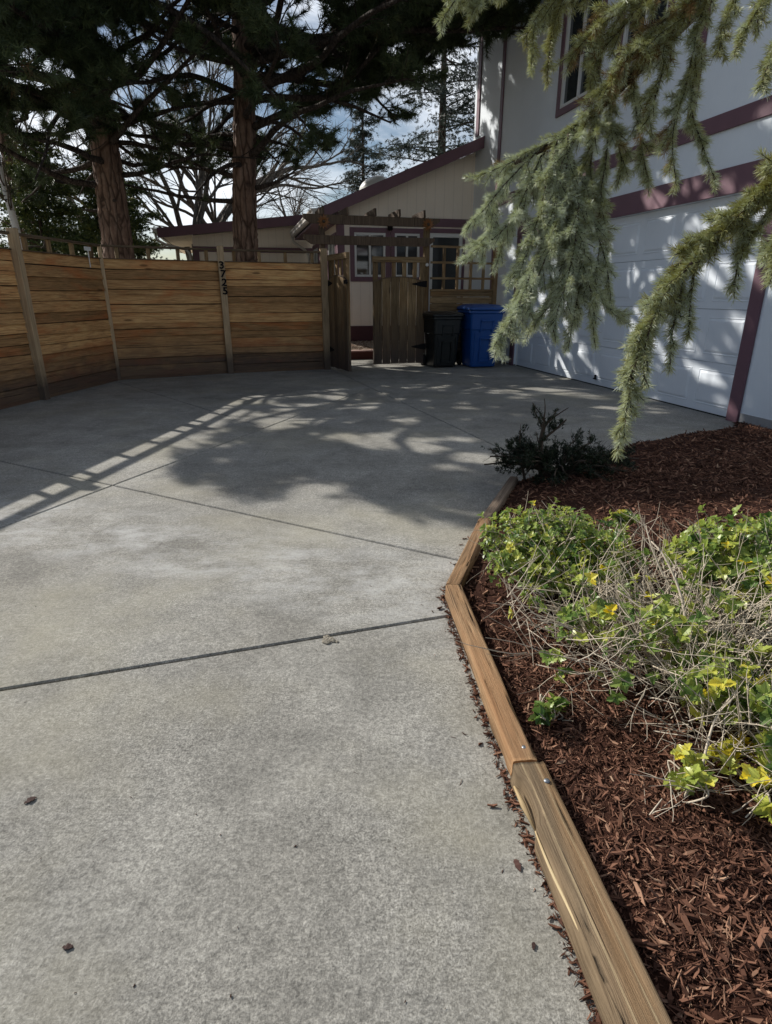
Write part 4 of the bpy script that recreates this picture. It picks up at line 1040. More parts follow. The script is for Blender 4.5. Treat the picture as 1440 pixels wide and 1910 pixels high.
def pine(name, base, top, r0, label, limbs, seedn, tuft_k=42, dens=1.0, group='pines behind the fence', keep=keep_pine):
    random.seed(seedn); rng = np.random.default_rng(seedn)
    rt = root(name, base, label, 'pine tree', group)
    base = Vector(base); top = Vector(top); m = MB()
    pts = [base.lerp(top, i / 24) + Vector((math.sin(i * .55 + seedn) * .05, math.cos(i * .4) * .05, 0)) for i in range(25)]
    rr = [r0 * (1.22 - .22 * min(1, i / 3)) * (1 - .86 * (i / 24) ** 1.1) for i in range(25)]
    # dense rings so that the bark can be rough
    P2 = []; R2 = []
    for i in range(240): f = i / 239; p, _ = at_path(pts, f); x = f * 24; j = min(int(x), 23); P2.append(p); R2.append(rr[j] + (rr[j + 1] - rr[j]) * (x - j))
    m.tube(P2, R2, 22, .5, jit=.045); m.build('trunk', M['bark_pine'], rt)
    mb = MB(); T = []; D = []
    for (f0, az, ln, rise, droop) in limbs:
        p, _ = at_path(pts, f0); az = R(az); d = Vector((math.cos(az), math.sin(az), rise))
        L1 = grow(p, d, ln, 12, .11, droop); r1 = .014 + .0125 * ln
        cutn = 13
        for i in range(3, 13):
            e = L1[i]; t = e.z / SUNV.z
            if keep and (not clear_view(e + V(0, 0, .05)) or e.y - SUNV.y * t < lit_edge(e.x - SUNV.x * t) - .05): cutn = i; break
        if cutn < 13: L1 = L1[:cutn]; ln = ln * len(L1) / 13
        if len(L1) < 3: continue
        nL = len(L1) - 1; mb.tube(L1, [r1 * (1 - .82 * i / nL) for i in range(nL + 1)], 7, random.random(), jit=.08)
        ns_ = int(ln * 7.5 * dens)
        for k in range(ns_):
            f = .16 + .84 * (k + random.random()) / ns_; p, t_ = at_path(L1, min(f, .995)); l2 = random.uniform(.45, 1.05) * (1.0 - .45 * f) * min(1.25, .55 + ln * .16)
            side = 1 if k % 2 else -1; q = t_.cross(Vector((0, 0, 1))).normalized() * side
            d2 = (t_ * random.uniform(.35, .9) + q * random.uniform(.5, 1.1) + Vector((0, 0, random.uniform(-.25, .5)))).normalized()
            L2 = grow(p, d2, l2, 6, .10, .03)
            if keep and not keep(L2[-1]) and not keep(L2[3]) and random.random() < .9: continue
            mb.tube(L2, [.011 * (1 - .6 * i / 6) for i in range(7)], 4, .5, cap=False)
            if f < .3 and random.random() < .45: continue
            n3 = max(5, int(l2 * 25))
            for j in range(n3):
                g_ = .25 + .75 * (j + random.random()) / n3; p3, t3 = at_path(L2, min(g_, .99)); l3 = random.uniform(.10, .28)
                d3 = (t3 * .8 + Vector((random.gauss(0, .6), random.gauss(0, .6), random.gauss(.18, .4)))).normalized(); e = p3 + d3 * l3
                if keep and not keep(e): continue
                if random.random() < .5: mb.tube([p3, e], [.0045, .003], 3, .5, cap=False)
                T.append(e); D.append(d3)
                if l3 > .17: T.append(p3.lerp(e, .5)); D.append(d3)
            if not keep or keep(L2[-1]): T.append(L2[-1]); D.append((L2[-1] - L2[-2]).normalized())
    mb.build('branches', M['bark_limb'], rt)
    so = Soup(); needles(so, np.array([tuple(v) for v in T]), np.array([tuple(v) for v in D]), tuft_k, .14, .0105, .9, rng, .45, .2, droop=.15)
    so.build('needles', M['pine'], rt)
    print(name, 'tufts', len(T), 'tris', so.count())
    return rt

def ring_limbs(fs, n, ln, rise=.12, droop=-.01, az0=0, spread=360, lj=.2):
    out = []
    for f in fs:
        for k in range(n): out.append((f + random.uniform(-.012, .012), az0 + spread * (k + random.random() * .8) / n, ln(f) * random.uniform(1 - lj, 1 + lj), rise + random.uniform(-.1, .12), droop))
    return out
random.seed(11)
# pine beside the house number: trunk rises right of centre-left
H2 = 11.5
l2 = []
for f, az, ln, ri in ((.45, -12, 5.2, .05), (.475, 2, 5.0, .02), (.40, -28, 5.0, .10), (.42, 14, 5.0, .06), (.52, -20, 5.2, -.02), (.55, 0, 5.2, -.05), (.25, 205, 2.6, .05), (.27, -8, 3.3, .30), (.285, 150, 2.8, .1), (.30, -100, 3.0, .12), (.31, -35, 3.9, .22), (.33, 180, 3.1, .0), (.34, 60, 3.0, .1), (.35, -15, 4.4, .20), (.365, -70, 3.7, .05),
                      (.375, 120, 2.8, .1), (.385, -40, 4.6, .12), (.395, 230, 3.4, -.02), (.41, 8, 4.4, .12), (.42, -85, 3.6, .0), (.43, -22, 4.9, .06), (.44, 170, 3.2, .1), (.455, -55, 4.5, .02), (.465, 30, 4.0, .1), (.475, 250, 3.4, .0), (.49, -5, 4.8, .06), (.50, -35, 4.6, .0), (.51, 140, 3.0, .1), (.52, -75, 3.9, 0.)):
    l2.append((f, az, ln, ri, -.012))
l2 += ring_limbs([.54, .57, .60, .63, .66, .70, .74, .78, .83, .88, .93], 5, lambda f: 4.2 * (1.05 - f) / .5 + .5, .15)
l2 += [(f, az, ln, ri, -.012) for f, az, ln, ri in ((.33, 170, 2.4, .05), (.35, 130, 2.6, .05), (.36, 95, 2.8, .05), (.37, 55, 3.0, .05), (.385, 205, 2.8, .0), (.40, 150, 3.0, .0), (.345, 35, 2.6, .1), (.41, 80, 3.0, .0))]
pine('pine_tree', (-2.68, 12.3, -.05), (-2.3, 12.4, H2), .27, 'tall dark pine with a reddish trunk rising behind the fence post numbered 3725', l2, 21)
l1 = []
for f, az, ln, ri in ((.40, 230, 5.0, .04), (.44, 246, 5.0, .02), (.38, 262, 5.1, .04), (.41, 272, 5.3, .03), (.44, 258, 5.2, .0), (.36, 246, 4.8, .06), (.235, 185, 3.2, .0), (.25, -60, 2.6, .0), (.27, 215, 3.4, .05), (.285, 10, 2.6, .18), (.30, -95, 3.4, .05), (.31, 160, 3.2, .05), (.325, -30, 3.4, .1), (.34, 240, 3.8, .0), (.35, -75, 3.9, .04), (.365, 20, 3.0, .15), (.375, 200, 4.0, .0), (.39, -50, 4.2, .06), (.40, -110, 4.0, .0),
                      (.415, 100, 3.0, .1), (.425, -20, 3.6, .1), (.44, -70, 4.4, .0), (.45, 180, 4.2, .0), (.465, -100, 4.2, .0), (.475, -40, 4.2, .0), (.49, 225, 4.0, .0), (.505, -80, 4.3, -.02)):
    l1.append((f, az, ln, ri, -.012))
l1 += ring_limbs([.53, .56, .59, .62, .66, .70, .74, .78, .83, .88, .93], 5, lambda f: 4.0 * (1.05 - f) / .5 + .5, .12)
l1 += [(f, az, ln, ri, -.012) for f, az, ln, ri in ((.31, 70, 2.6, .05), (.33, 20, 2.6, .08), (.35, 110, 2.8, .05), (.345, -10, 2.6, .08), (.37, 45, 3.0, .05), (.39, 85, 3.0, .0), (.30, 150, 2.6, .05), (.42, 25, 3.0, .05))]
pine('pine_tree', (-4.72, 11.6, -.05), (-5.0, 11.7, 11.2), .30, 'leaning reddish pine trunk with low dark boughs behind the left part of the fence', l1, 22)
# a third pine, standing left of the frame: only its boughs reach in
l3 = []
for f, az, ln, ri in ((.30, -10, 3.0, .0), (.33, -60, 3.2, .0), (.36, 20, 3.6, .05), (.39, -30, 3.8, .0), (.42, -80, 3.6, .0), (.45, 5, 3.8, .0), (.48, -45, 4.0, .0), (.51, 60, 3.4, .1)): l3.append((f, az, ln, ri, -.01))
l3 += ring_limbs([.58, .66, .76, .88], 5, lambda f: 3.6 * (1.05 - f) / .5 + .4, .12)
pine('pine_tree', (-8.9, 16.2, -.05), (-9.0, 16.3, 10.4), .28, 'pine at the left edge whose dark boughs hang over the fence', l3, 23)

# bare deciduous trees
def bare(base, ht, lean, r0, label, sd, depth=5, name='bare_tree', fork=.30, mat='bark_grey', spread=.5, twigmat=None):
    random.seed(sd); rt = root(name, base, label, 'bare tree', 'bare trees beyond the fence'); tm = MB(); bmb = MB()
    def rec(p, d, ln, r, k):
        seg = 5 if k > 2 else 3; pts = grow(p, d, ln, seg, .09, .02); rr = [r * (1 - .35 * i / seg) for i in range(seg + 1)]
        (tm if k == depth else bmb).tube(pts, rr, max(3, min(10, int(3 + k * 1.6))), .5, cap=False)
        if k == 0: return
        nb_ = 3 if k > 1 else 4
        for j in range(nb_):
            f = 1.0 if j == 0 else random.uniform(.35, .95); q, t_ = at_path(pts, min(f, .999)); a = .22 if j == 0 else random.uniform(.45, .95) * spread * 1.6
            rec(q, sway(q, t_, a), ln * random.uniform(.62, .82), r * (.66 if j == 0 else random.uniform(.38, .55)), k - 1)
    rec(Vector(base), Vector(lean), ht * fork, r0, depth)
    tm.build('trunk', M[mat], rt); bmb.build('branches', M[mat], rt); return rt
bare((-7.0, 21.5, -.05), 11, (.18, 0, 1), .26, 'grey bare tree with its trunk forking, seen left of the numbered post pine', 31, 6)
bare((-5.9, 20.5, -.05), 10, (-.25, 0, 1), .20, 'grey bare tree leaning left above the low wing roof', 32, 6)
bare((-5.2, 24, -.05), 10, (.02, 0, 1), .20, 'slim upright bare tree standing just left of the numbered post pine', 33, 6)
bare((-3.6, 30, -.05), 8, (.1, 0, 1), .16, 'small bare tree far beyond, in the sky gap right of the numbered post pine', 34, 6)
bare((-9.5, 24, -.05), 11, (.05, 0, 1), .22, 'bare tree behind the leaning pine', 35, 5)
bare((-1.6, 34, -.05), 7, (-.1, 0, 1), .14, 'tiny bare treetop just above the low wing roof beside the gable eave', 36, 5)
# birch
random.seed(5); bt = root('birch_tree', (-6.70, 12.2, -.05), 'slim white birch trunk behind the left end of the fence', 'birch tree'); m = MB()
bp = grow(Vector((-6.70, 12.2, -.05)), Vector((-.01, 0, 1)), 5.0, 12, .02, 0); m.tube(bp, [.085 * (1 - .5 * i / 12) for i in range(13)], 12, .5, jit=.03); m.build('trunk', M['birch'], bt)
m = MB()
for k in range(16):
    p, t_ = at_path(bp, random.uniform(.35, .98)); b_ = grow(p, Vector((random.gauss(0, 1), random.gauss(0, 1), .8)), random.uniform(.6, 1.4), 6, .12, -.02); m.tube(b_, [.016 * (1 - .8 * i / 6) for i in range(7)], 5, .5, cap=False)
    for j in range(6):
        p2, t2 = at_path(b_, random.uniform(.2, .98)); c_ = grow(p2, sway(p2, t2, .8), random.uniform(.2, .6), 4, .15, -.03); m.tube(c_, [.005, .004, .003, .002, .0015], 3, .5, cap=False)
m.build('branches', M['twig_dk'], bt)

# evergreens beyond: conical spruces and rounded cedars made of many small sprays
def conifer(name, base, ht, rad, label, mat, sd, K=10, L=.10, n=5200, prof=.9, cat='evergreen tree', group='evergreens beyond the fence', lo=.06, trunk='bark_spruce', gaps=.35, Wd=.02):
    random.seed(sd); rng = np.random.default_rng(sd); rt = root(name, base, label, cat, group); b = Vector(base)
    m = MB(); m.tube([b, b + V(0, 0, ht * .5), b + V(0, 0, ht * .97)], [ht * .018, ht * .011, .01], 8, .5); m.build('trunk', M[trunk], rt)
    m = MB(); T = []; D = []; nl = int(ht * 9)
    for i in range(nl):
        f = lo + (1 - lo) * (i + random.random()) / nl; r = rad * (1 - f) ** prof * random.uniform(1 - gaps, 1.12) + .08; az = random.uniform(0, 2 * math.pi)
        p = b + V(0, 0, ht * f); d = Vector((math.cos(az), math.sin(az), random.uniform(-.15, .25))); pts = grow(p, d, r, 6, .06, -.02)
        m.tube(pts, [.012 + .010 * r * (1 - j / 6) for j in range(7)], 4, .5, cap=False)
        cnt = int(n / nl * (r / rad + .15) * 1.7)
        for j in range(cnt):
            g_ = random.random() ** .6; q, t_ = at_path(pts, min(g_, .99)); s_ = r * .30 * (1.15 - g_) + .08
            e = q + Vector((random.gauss(0, s_), random.gauss(0, s_), random.gauss(-.04, s_ * .35))); T.append(e); D.append((t_ + Vector((random.gauss(0, .5), random.gauss(0, .5), random.gauss(-.2, .4)))).normalized())
    m.build('branches', M[trunk], rt); so = Soup(); needles(so, np.array([tuple(v) for v in T]), np.array([tuple(v) for v in D]), K, L, Wd, 1.1, rng, .5, .22)
    so.build('foliage', M[mat], rt); return rt
conifer('spruce_tree', (2.0, 24.5, -.05), 13.0, 3.8, 'tall grey green spruce rising behind the sloping roof, nearest the garage', 'far_spruce', 41, n=9000, L=.13, K=12)
conifer('spruce_tree', (-.9, 26.5, -.05), 8.6, 2.6, 'shorter grey green spruce behind the roof skylight', 'far_spruce', 42, n=6000, L=.13, K=12)
conifer('cedar_tree', (-8.0, 15.2, -.05), 4.6, 1.3, 'dark green cedar behind the fence beside the birch trunk', 'cedar', 43, n=6500, L=.07, K=12, prof=.45, gaps=.2)
conifer('cedar_tree', (-6.25, 14.6, -.05), 4.2, 1.1, 'yellow tinged cedar behind the fence, left of the leaning pine trunk', 'cedar', 44, n=6000, L=.07, K=12, prof=.45, gaps=.2)
conifer('cedar_tree', (-7.25, 18.9, -.05), 4.3, 1.35, 'low dark cedar between the leaning pine and the wing roof', 'cedar', 45, n=6000, L=.07, K=12, prof=.55, gaps=.2)
conifer('cedar_tree', (-11.5, 16.5, -.05), 5.2, 1.8, 'dark cedar at the far left edge behind the fence', 'cedar', 46, n=6000, L=.08, K=12, prof=.45, gaps=.2)
conifer('cedar_tree', (-9.8, 19.0, -.05), 5.5, 2.0, 'taller cedar farther back between the far left cedar and the birch', 'cedar', 47, n=6000, L=.08, K=12, prof=.5, gaps=.2)

# ================================================================ near spruce whose boughs hang into view
random.seed(77); rng = np.random.default_rng(77)
sp = root('spruce_tree', (2.55, 1.45, 0), 'blue spruce at the right with drooping boughs hanging in front of the garage', 'spruce tree')
m = MB(); m.tube([V(2.55 + .01 * i, 1.45, .45 * i) for i in range(17)], [.17 * (1 - .045 * i) for i in range(17)], 18, .5, jit=.05); m.build('trunk', M['bark_spruce'], sp)
TR_ = lambda z: Vector((2.6, 1.45, z))
def smooth(pts, n=26):
    out = []
    for i in range(len(pts) - 1):
        p0 = pts[max(i - 1, 0)]; p1 = pts[i]; p2 = pts[i + 1]; p3 = pts[min(i + 2, len(pts) - 1)]
        for k in range(n):
            t = k / n; out.append(.5 * ((2 * p1) + (p2 - p0) * t + (2 * p0 - 5 * p1 + 4 * p2 - p3) * t * t + (3 * p1 - p0 - 3 * p2 + p3) * t ** 3))
    out.append(pts[-1]); return out
class Bough:
    def __init__(s): s.m = MB(); s.so = Soup(); s.br = Soup()
    def needle_path(s, pts, f0=0, per=1650, L=.0195, tint=.6, tv=.16, brown=0):
        P = np.array([tuple(p) for p in pts]); seg = np.linalg.norm(np.diff(P, axis=0), axis=1); cum = np.concatenate([[0], np.cumsum(seg)]); tot = cum[-1]
        n = int(tot * per * (1 - f0))
        if n < 4: return
        u = np.sort(RNG.uniform(f0 * tot, tot, n)); i = np.clip(np.searchsorted(cum, u) - 1, 0, len(seg) - 1); f = (u - cum[i]) / np.maximum(seg[i], 1e-9)
        p = P[i] + (P[i + 1] - P[i]) * f[:, None]; T = unit(P[i + 1] - P[i])
        r = unit(RNG.normal(0, 1, (n, 3))); r = unit(r - T * (r * T).sum(1, keepdims=True)); r[:, 2] += .25; r = unit(r)
        al = RNG.uniform(.7, 1.25, n); d = unit(T * np.cos(al)[:, None] + r * np.sin(al)[:, None])
        tipf = np.clip((u / tot - .93) / .07, 0, 1)[:, None]; d = unit(d * (1 - .45 * tipf) + T * .6 * tipf)
        l = L * RNG.uniform(.7, 1.15, n); wd = .00055
        a = unit(np.cross(d, T + 1e-3)); b = np.cross(d, a); mid = p + d * (l * .55)[:, None] + T * (l * .06)[:, None]; tip = p + d * l[:, None] + T * (l * .2)[:, None]
        c1, c2, c3 = a * wd, (-a * .5 + b * .87) * wd, (-a * .5 - b * .87) * wd
        tn = np.clip(RNG.normal(tint, tv, n) + .12 * (u / tot - .5), 0, 1); so = s.so
        if brown and RNG.uniform() < brown: so = s.br
        q = .8
        for x, y in ((c1, c2), (c2, c3), (c3, c1)):
            so.tris(p + x * .8, p + y * .8, mid + x, tn); so.tris(mid + x, p + y * .8, mid + y, tn); so.tris(mid + x, mid + y, tip, tn)
    def spray(s, pts, tw=.07, step=.017, tint=.6, brown=0, droop=.35, r=.0035, gap0=.0, sub=True, L=.0195):
        """a hanging shoot: needled axis with two ranks of needled side twigs"""
        pts = smooth(pts, 10); s.m.tube(pts, [r * (1 - .65 * i / (len(pts) - 1)) for i in range(len(pts))], 5, .5); s.needle_path(pts, gap0, tint=tint, brown=brown, L=L)
        ln = sum((pts[i + 1] - pts[i]).length for i in range(len(pts) - 1)); n = int(ln / step * .9)
        for k in range(n):
            f = gap0 + (1 - gap0) * (k + random.random() * .7) / n
            if f > .97: continue
            p, t_ = at_path(pts, f); q = t_.orthogonal().normalized(); q.rotate(__import__('mathutils').Quaternion(t_, random.uniform(0, 6.283)))
            l_ = tw * random.uniform(.55, 1.2) * (1.15 - .75 * f ** 2); d = (t_ * random.uniform(1.1, 1.6) + q * random.uniform(.4, .85) + V(0, 0, -droop * random.random())).normalized()
            b = grow(p, d, l_, 4, .06, -droop * .12); s.m.tube(b, [r * .5, r * .45, r * .4, r * .3, r * .25], 4, .5, cap=False); s.needle_path(b, 0, tint=tint + random.gauss(.0, .09) + .05, brown=brown, L=L)
            if sub and l_ > tw * .7:
                for j in range(2):
                    p2, t2 = at_path(b, random.uniform(.3, .8)); b2 = grow(p2, sway(p2, t2, .8), l_ * .5, 3, .06, -droop * .1); s.m.tube(b2, [r * .35, r * .3, r * .3, r * .2], 3, .5, cap=False); s.needle_path(b2, 0, tint=tint + random.gauss(.05, .09), brown=brown, L=L)
    def wood(s, pts, r0, r1): pts = smooth(pts, 8); s.m.tube(pts, [r0 + (r1 - r0) * i / (len(pts) - 1) for i in range(len(pts))], 8, .5, jit=.06); return pts
    def build(s, nm):
        b = bpy.data.objects.new('bough', None); COL.objects.link(b); b.parent = sp
        s.m.build('twigs', M['bark_spruce'], b); s.so.build('needles', M['spruce'], b)
        if s.br.v: s.br.build('browned_needles', M['spruce_brown'], b)
        print('bough', s.so.count())
def PW(*q): return [W(x, y, d) for x, y, d in q]
# upper left bough: long sweep from the top right down to the far left tip
B = Bough(); ax = [TR_(3.0)] + PW((1700, -330, 1.7), (1420, -90, 1.75), (1240, 80, 1.8), (1130, 190, 1.85), (1040, 262, 1.88), (960, 305, 1.9))
B.wood(ax, .024, .006)
for q, tw_, ti, br_ in (
    (((1260, 60, 1.8), (1180, 130, 1.82), (1110, 205, 1.85), (1050, 250, 1.87)), .10, .42, .30),
    (((1110, 205, 1.85), (1040, 255, 1.87), (960, 300, 1.9), (885, 330, 1.92)), .085, .62, .1),
    (((1000, 285, 1.88), (945, 340, 1.9), (900, 395, 1.9), (868, 428, 1.9)), .07, .7, .0),
    (((1010, 290, 1.88), (960, 400, 1.88), (915, 450, 1.88), (868, 484, 1.88)), .075, .68, .0),
    (((1040, 262, 1.85), (1010, 380, 1.84), (985, 470, 1.83), (950, 530, 1.83)), .085, .62, .0),
    (((1060, 250, 1.84), (1050, 380, 1.82), (1010, 500, 1.8), (965, 585, 1.78), (925, 640, 1.77)), .10, .66, .0),
    (((1070, 300, 1.84), (1075, 420, 1.82), (1060, 520, 1.8), (1000, 600, 1.78)), .10, .6, .0),
    (((1020, 275, 1.90), (985, 350, 1.92), (950, 420, 1.92), (925, 500, 1.92)), .08, .7, .0),
    (((960, 300, 1.94), (925, 370, 1.95), (915, 430, 1.95), (890, 455, 1.95)), .075, .72, .0),
    (((1050, 330, 1.88), (1030, 420, 1.88), (1000, 480, 1.88), (960, 560, 1.87)), .09, .66, .0),
    (((1080, 380, 1.80), (1070, 470, 1.78), (1050, 550, 1.77), (1030, 625, 1.76)), .09, .64, .0),
    (((1060, 350, 1.86), (1055, 450, 1.85), (1035, 540, 1.84), (985, 620, 1.83)), .09, .7, .0),
    (((1090, 330, 1.83), (1110, 420, 1.83), (1130, 490, 1.82), (1140, 560, 1.82)), .08, .6, .0),
    (((1000, 480, 1.80), (975, 550, 1.79), (950, 600, 1.78), (922, 650, 1.78)), .08, .76, .0),
    (((1070, 450, 1.84), (1080, 530, 1.83), (1070, 590, 1.82), (1060, 650, 1.81)), .08, .64, .0),
    (((1050, 400, 1.84), (1100, 480, 1.82), (1120, 560, 1.8), (1172, 604, 1.8)), .07, .58, .0),
    (((1075, 420, 1.80), (1090, 500, 1.79), (1105, 560, 1.78), (1108, 640, 1.78)), .075, .6, .0),
    (((1110, 205, 1.85), (1100, 320, 1.84), (1080, 400, 1.84), (1040, 470, 1.84)), .095, .48, .05),
    (((1140, 180, 1.84), (1130, 300, 1.83), (1120, 370, 1.83), (1135, 440, 1.83)), .07, .5, .1),
    (((1180, 130, 1.82), (1190, 230, 1.81), (1200, 290, 1.8), (1210, 345, 1.8)), .07, .46, .1),
    (((1100, 220, 1.84), (1050, 300, 1.83), (1040, 360, 1.82), (1020, 430, 1.81)), .09, .6, .0),
    (((1130, 215, 1.84), (1150, 260, 1.84), (1160, 310, 1.84), (1150, 350, 1.84)), .07, .45, .0)):
    B.spray(PW(*q), tw_, tint=ti + .1, brown=br_)
B.build('a')
# upper middle boughs hanging from above the frame
B = Bough(); B.wood([TR_(3.3)] + PW((1750, -420, 1.5), (1500, -200, 1.6), (1330, -40, 1.68), (1260, 30, 1.7)), .02, .006)
for q, tw_, ti, br_ in (
    (((1330, -40, 1.68), (1300, 60, 1.68), (1280, 160, 1.68), (1255, 250, 1.68), (1262, 350, 1.68)), .075, .56, .05),
    (((1300, 100, 1.68), (1290, 200, 1.68), (1310, 270, 1.68), (1337, 345, 1.68)), .05, .6, .0),
    (((1350, -60, 1.66), (1260, 40, 1.68), (1190, 90, 1.7), (1140, 150, 1.7)), .09, .45, .15),
    (((1380, -90, 1.7), (1230, -10, 1.72), (1130, 40, 1.75), (1060, 110, 1.78)), .10, .42, .1),
    (((1250, -60, 1.75), (1120, -40, 1.8), (1010, 20, 1.85), (990, 120, 1.88)), .10, .45, .0),
    (((1180, -80, 1.8), (1060, -20, 1.85), (1030, 60, 1.9), (1020, 160, 1.9)), .07, .4, .0),
    (((1400, -60, 1.62), (1370, 0, 1.62), (1345, 60, 1.62), (1352, 110, 1.62)), .06, .5, .0),
    (((1500, -60, 1.55), (1440, -20, 1.55), (1395, 50, 1.55), (1370, 98, 1.55)), .065, .5, .0),
    (((1520, 40, 1.5), (1450, 90, 1.5), (1430, 130, 1.5), (1415, 170, 1.5)), .055, .5, .0),
    (((1250, 20, 1.7), (1240, 110, 1.7), (1220, 190, 1.7), (1200, 240, 1.7)), .085, .5, .1),
    (((1230, -40, 1.74), (1170, 40, 1.76), (1120, 100, 1.78), (1100, 160, 1.78)), .09, .45, .1),
    (((980, -90, 1.9), (900, -40, 1.9), (850, 0, 1.9), (822, 45, 1.9)), .07, .62, .0),
    (((1080, -90, 1.9), (960, -50, 1.9), (900, -10, 1.9), (880, 30, 1.9)), .07, .55, .0),
    (((1330, -20, 1.68), (1210, 60, 1.7), (1160, 130, 1.72), (1110, 180, 1.73)), .09, .45, .45)):
    B.spray(PW(*q), tw_, tint=ti, brown=br_)
B.build('b')
# right bough, nearest the camera
B = Bough(); B.wood([TR_(2.0)] + PW((2000, -150, 1.15), (1640, 150, 1.25), (1500, 285, 1.28), (1420, 370, 1.29), (1330, 455, 1.3)), .018, .005)
for q, tw_, ti, br_ in (
    (((1560, 235, 1.27), (1460, 320, 1.28), (1380, 400, 1.29), (1290, 480, 1.3)), .075, .42, .0),
    (((1400, 385, 1.29), (1310, 465, 1.3), (1240, 545, 1.3), (1195, 620, 1.3)), .052, .5, .12),
    (((1340, 440, 1.31), (1270, 520, 1.32), (1215, 600, 1.32), (1190, 680, 1.32)), .05, .5, .1),
    (((1210, 600, 1.28), (1185, 680, 1.28), (1170, 760, 1.28), (1162, 820, 1.28)), .045, .6, .0),
    (((1290, 490, 1.27), (1235, 560, 1.27), (1205, 640, 1.27), (1200, 720, 1.27)), .05, .55, .0),
    (((1440, 330, 1.31), (1370, 400, 1.32), (1300, 450, 1.32), (1250, 520, 1.32)), .06, .45, .0),
    (((1230, 560, 1.3), (1195, 630, 1.3), (1175, 710, 1.3), (1150, 848, 1.3)), .042, .62, .06),
    (((1300, 480, 1.3), (1290, 540, 1.3), (1285, 600, 1.3), (1283, 625, 1.3)), .035, .6, .0),
    (((1275, 510, 1.3), (1265, 570, 1.3), (1252, 630, 1.3), (1250, 685, 1.3)), .035, .6, .0),
    (((1395, 395, 1.29), (1385, 450, 1.29), (1375, 500, 1.29), (1368, 545, 1.29)), .035, .6, .0),
    (((1470, 330, 1.28), (1435, 400, 1.28), (1400, 440, 1.28), (1380, 470, 1.28)), .05, .5, .0),
    (((1540, 300, 1.2), (1480, 400, 1.2), (1450, 450, 1.2), (1440, 520, 1.2)), .05, .55, .0),
    (((1490, 270, 1.27), (1440, 340, 1.27), (1400, 380, 1.27), (1350, 430, 1.27)), .05, .35, .0)):
    B.spray(PW(*q), tw_, step=.0125, tint=ti, brown=br_, droop=.25, L=.0185)
B.build('c')
# ================================================================ shrubs in the bed
LEAF = []
for k in range(13):
    f = k / 12; w_ = .34 * math.sin(math.pi * min(1, f * .98 + .02)) ** .8
    if 0 < k < 12: w_ *= (1.22 if k % 3 == 2 else .82 if k % 3 == 0 else .95)
    LEAF.append((f, w_))
def add_leaves(so, P, D, U, S, tint):
    """spiny folded leaves: P base, D direction, U upper side, S length"""
    side = unit(np.cross(D, U)); up = np.cross(side, D); S = S[:, None]
    def at(i, sg):
        f, w_ = LEAF[i]; curl = -.18 * f * f
        return P + D * f * S + side * (sg * w_) * S + up * (curl + abs(sg) * w_ * .42) * S
    mid = [at(i, 0) for i in range(13)]; lf_ = [at(i, -1) for i in range(13)]; rg = [at(i, 1) for i in range(13)]
    for i in range(12):
        so.tris(mid[i], mid[i + 1], lf_[i + 1], tint); so.tris(mid[i], lf_[i + 1], lf_[i], tint)
        so.tris(mid[i], rg[i + 1], mid[i + 1], tint); so.tris(mid[i], rg[i], rg[i + 1], tint)
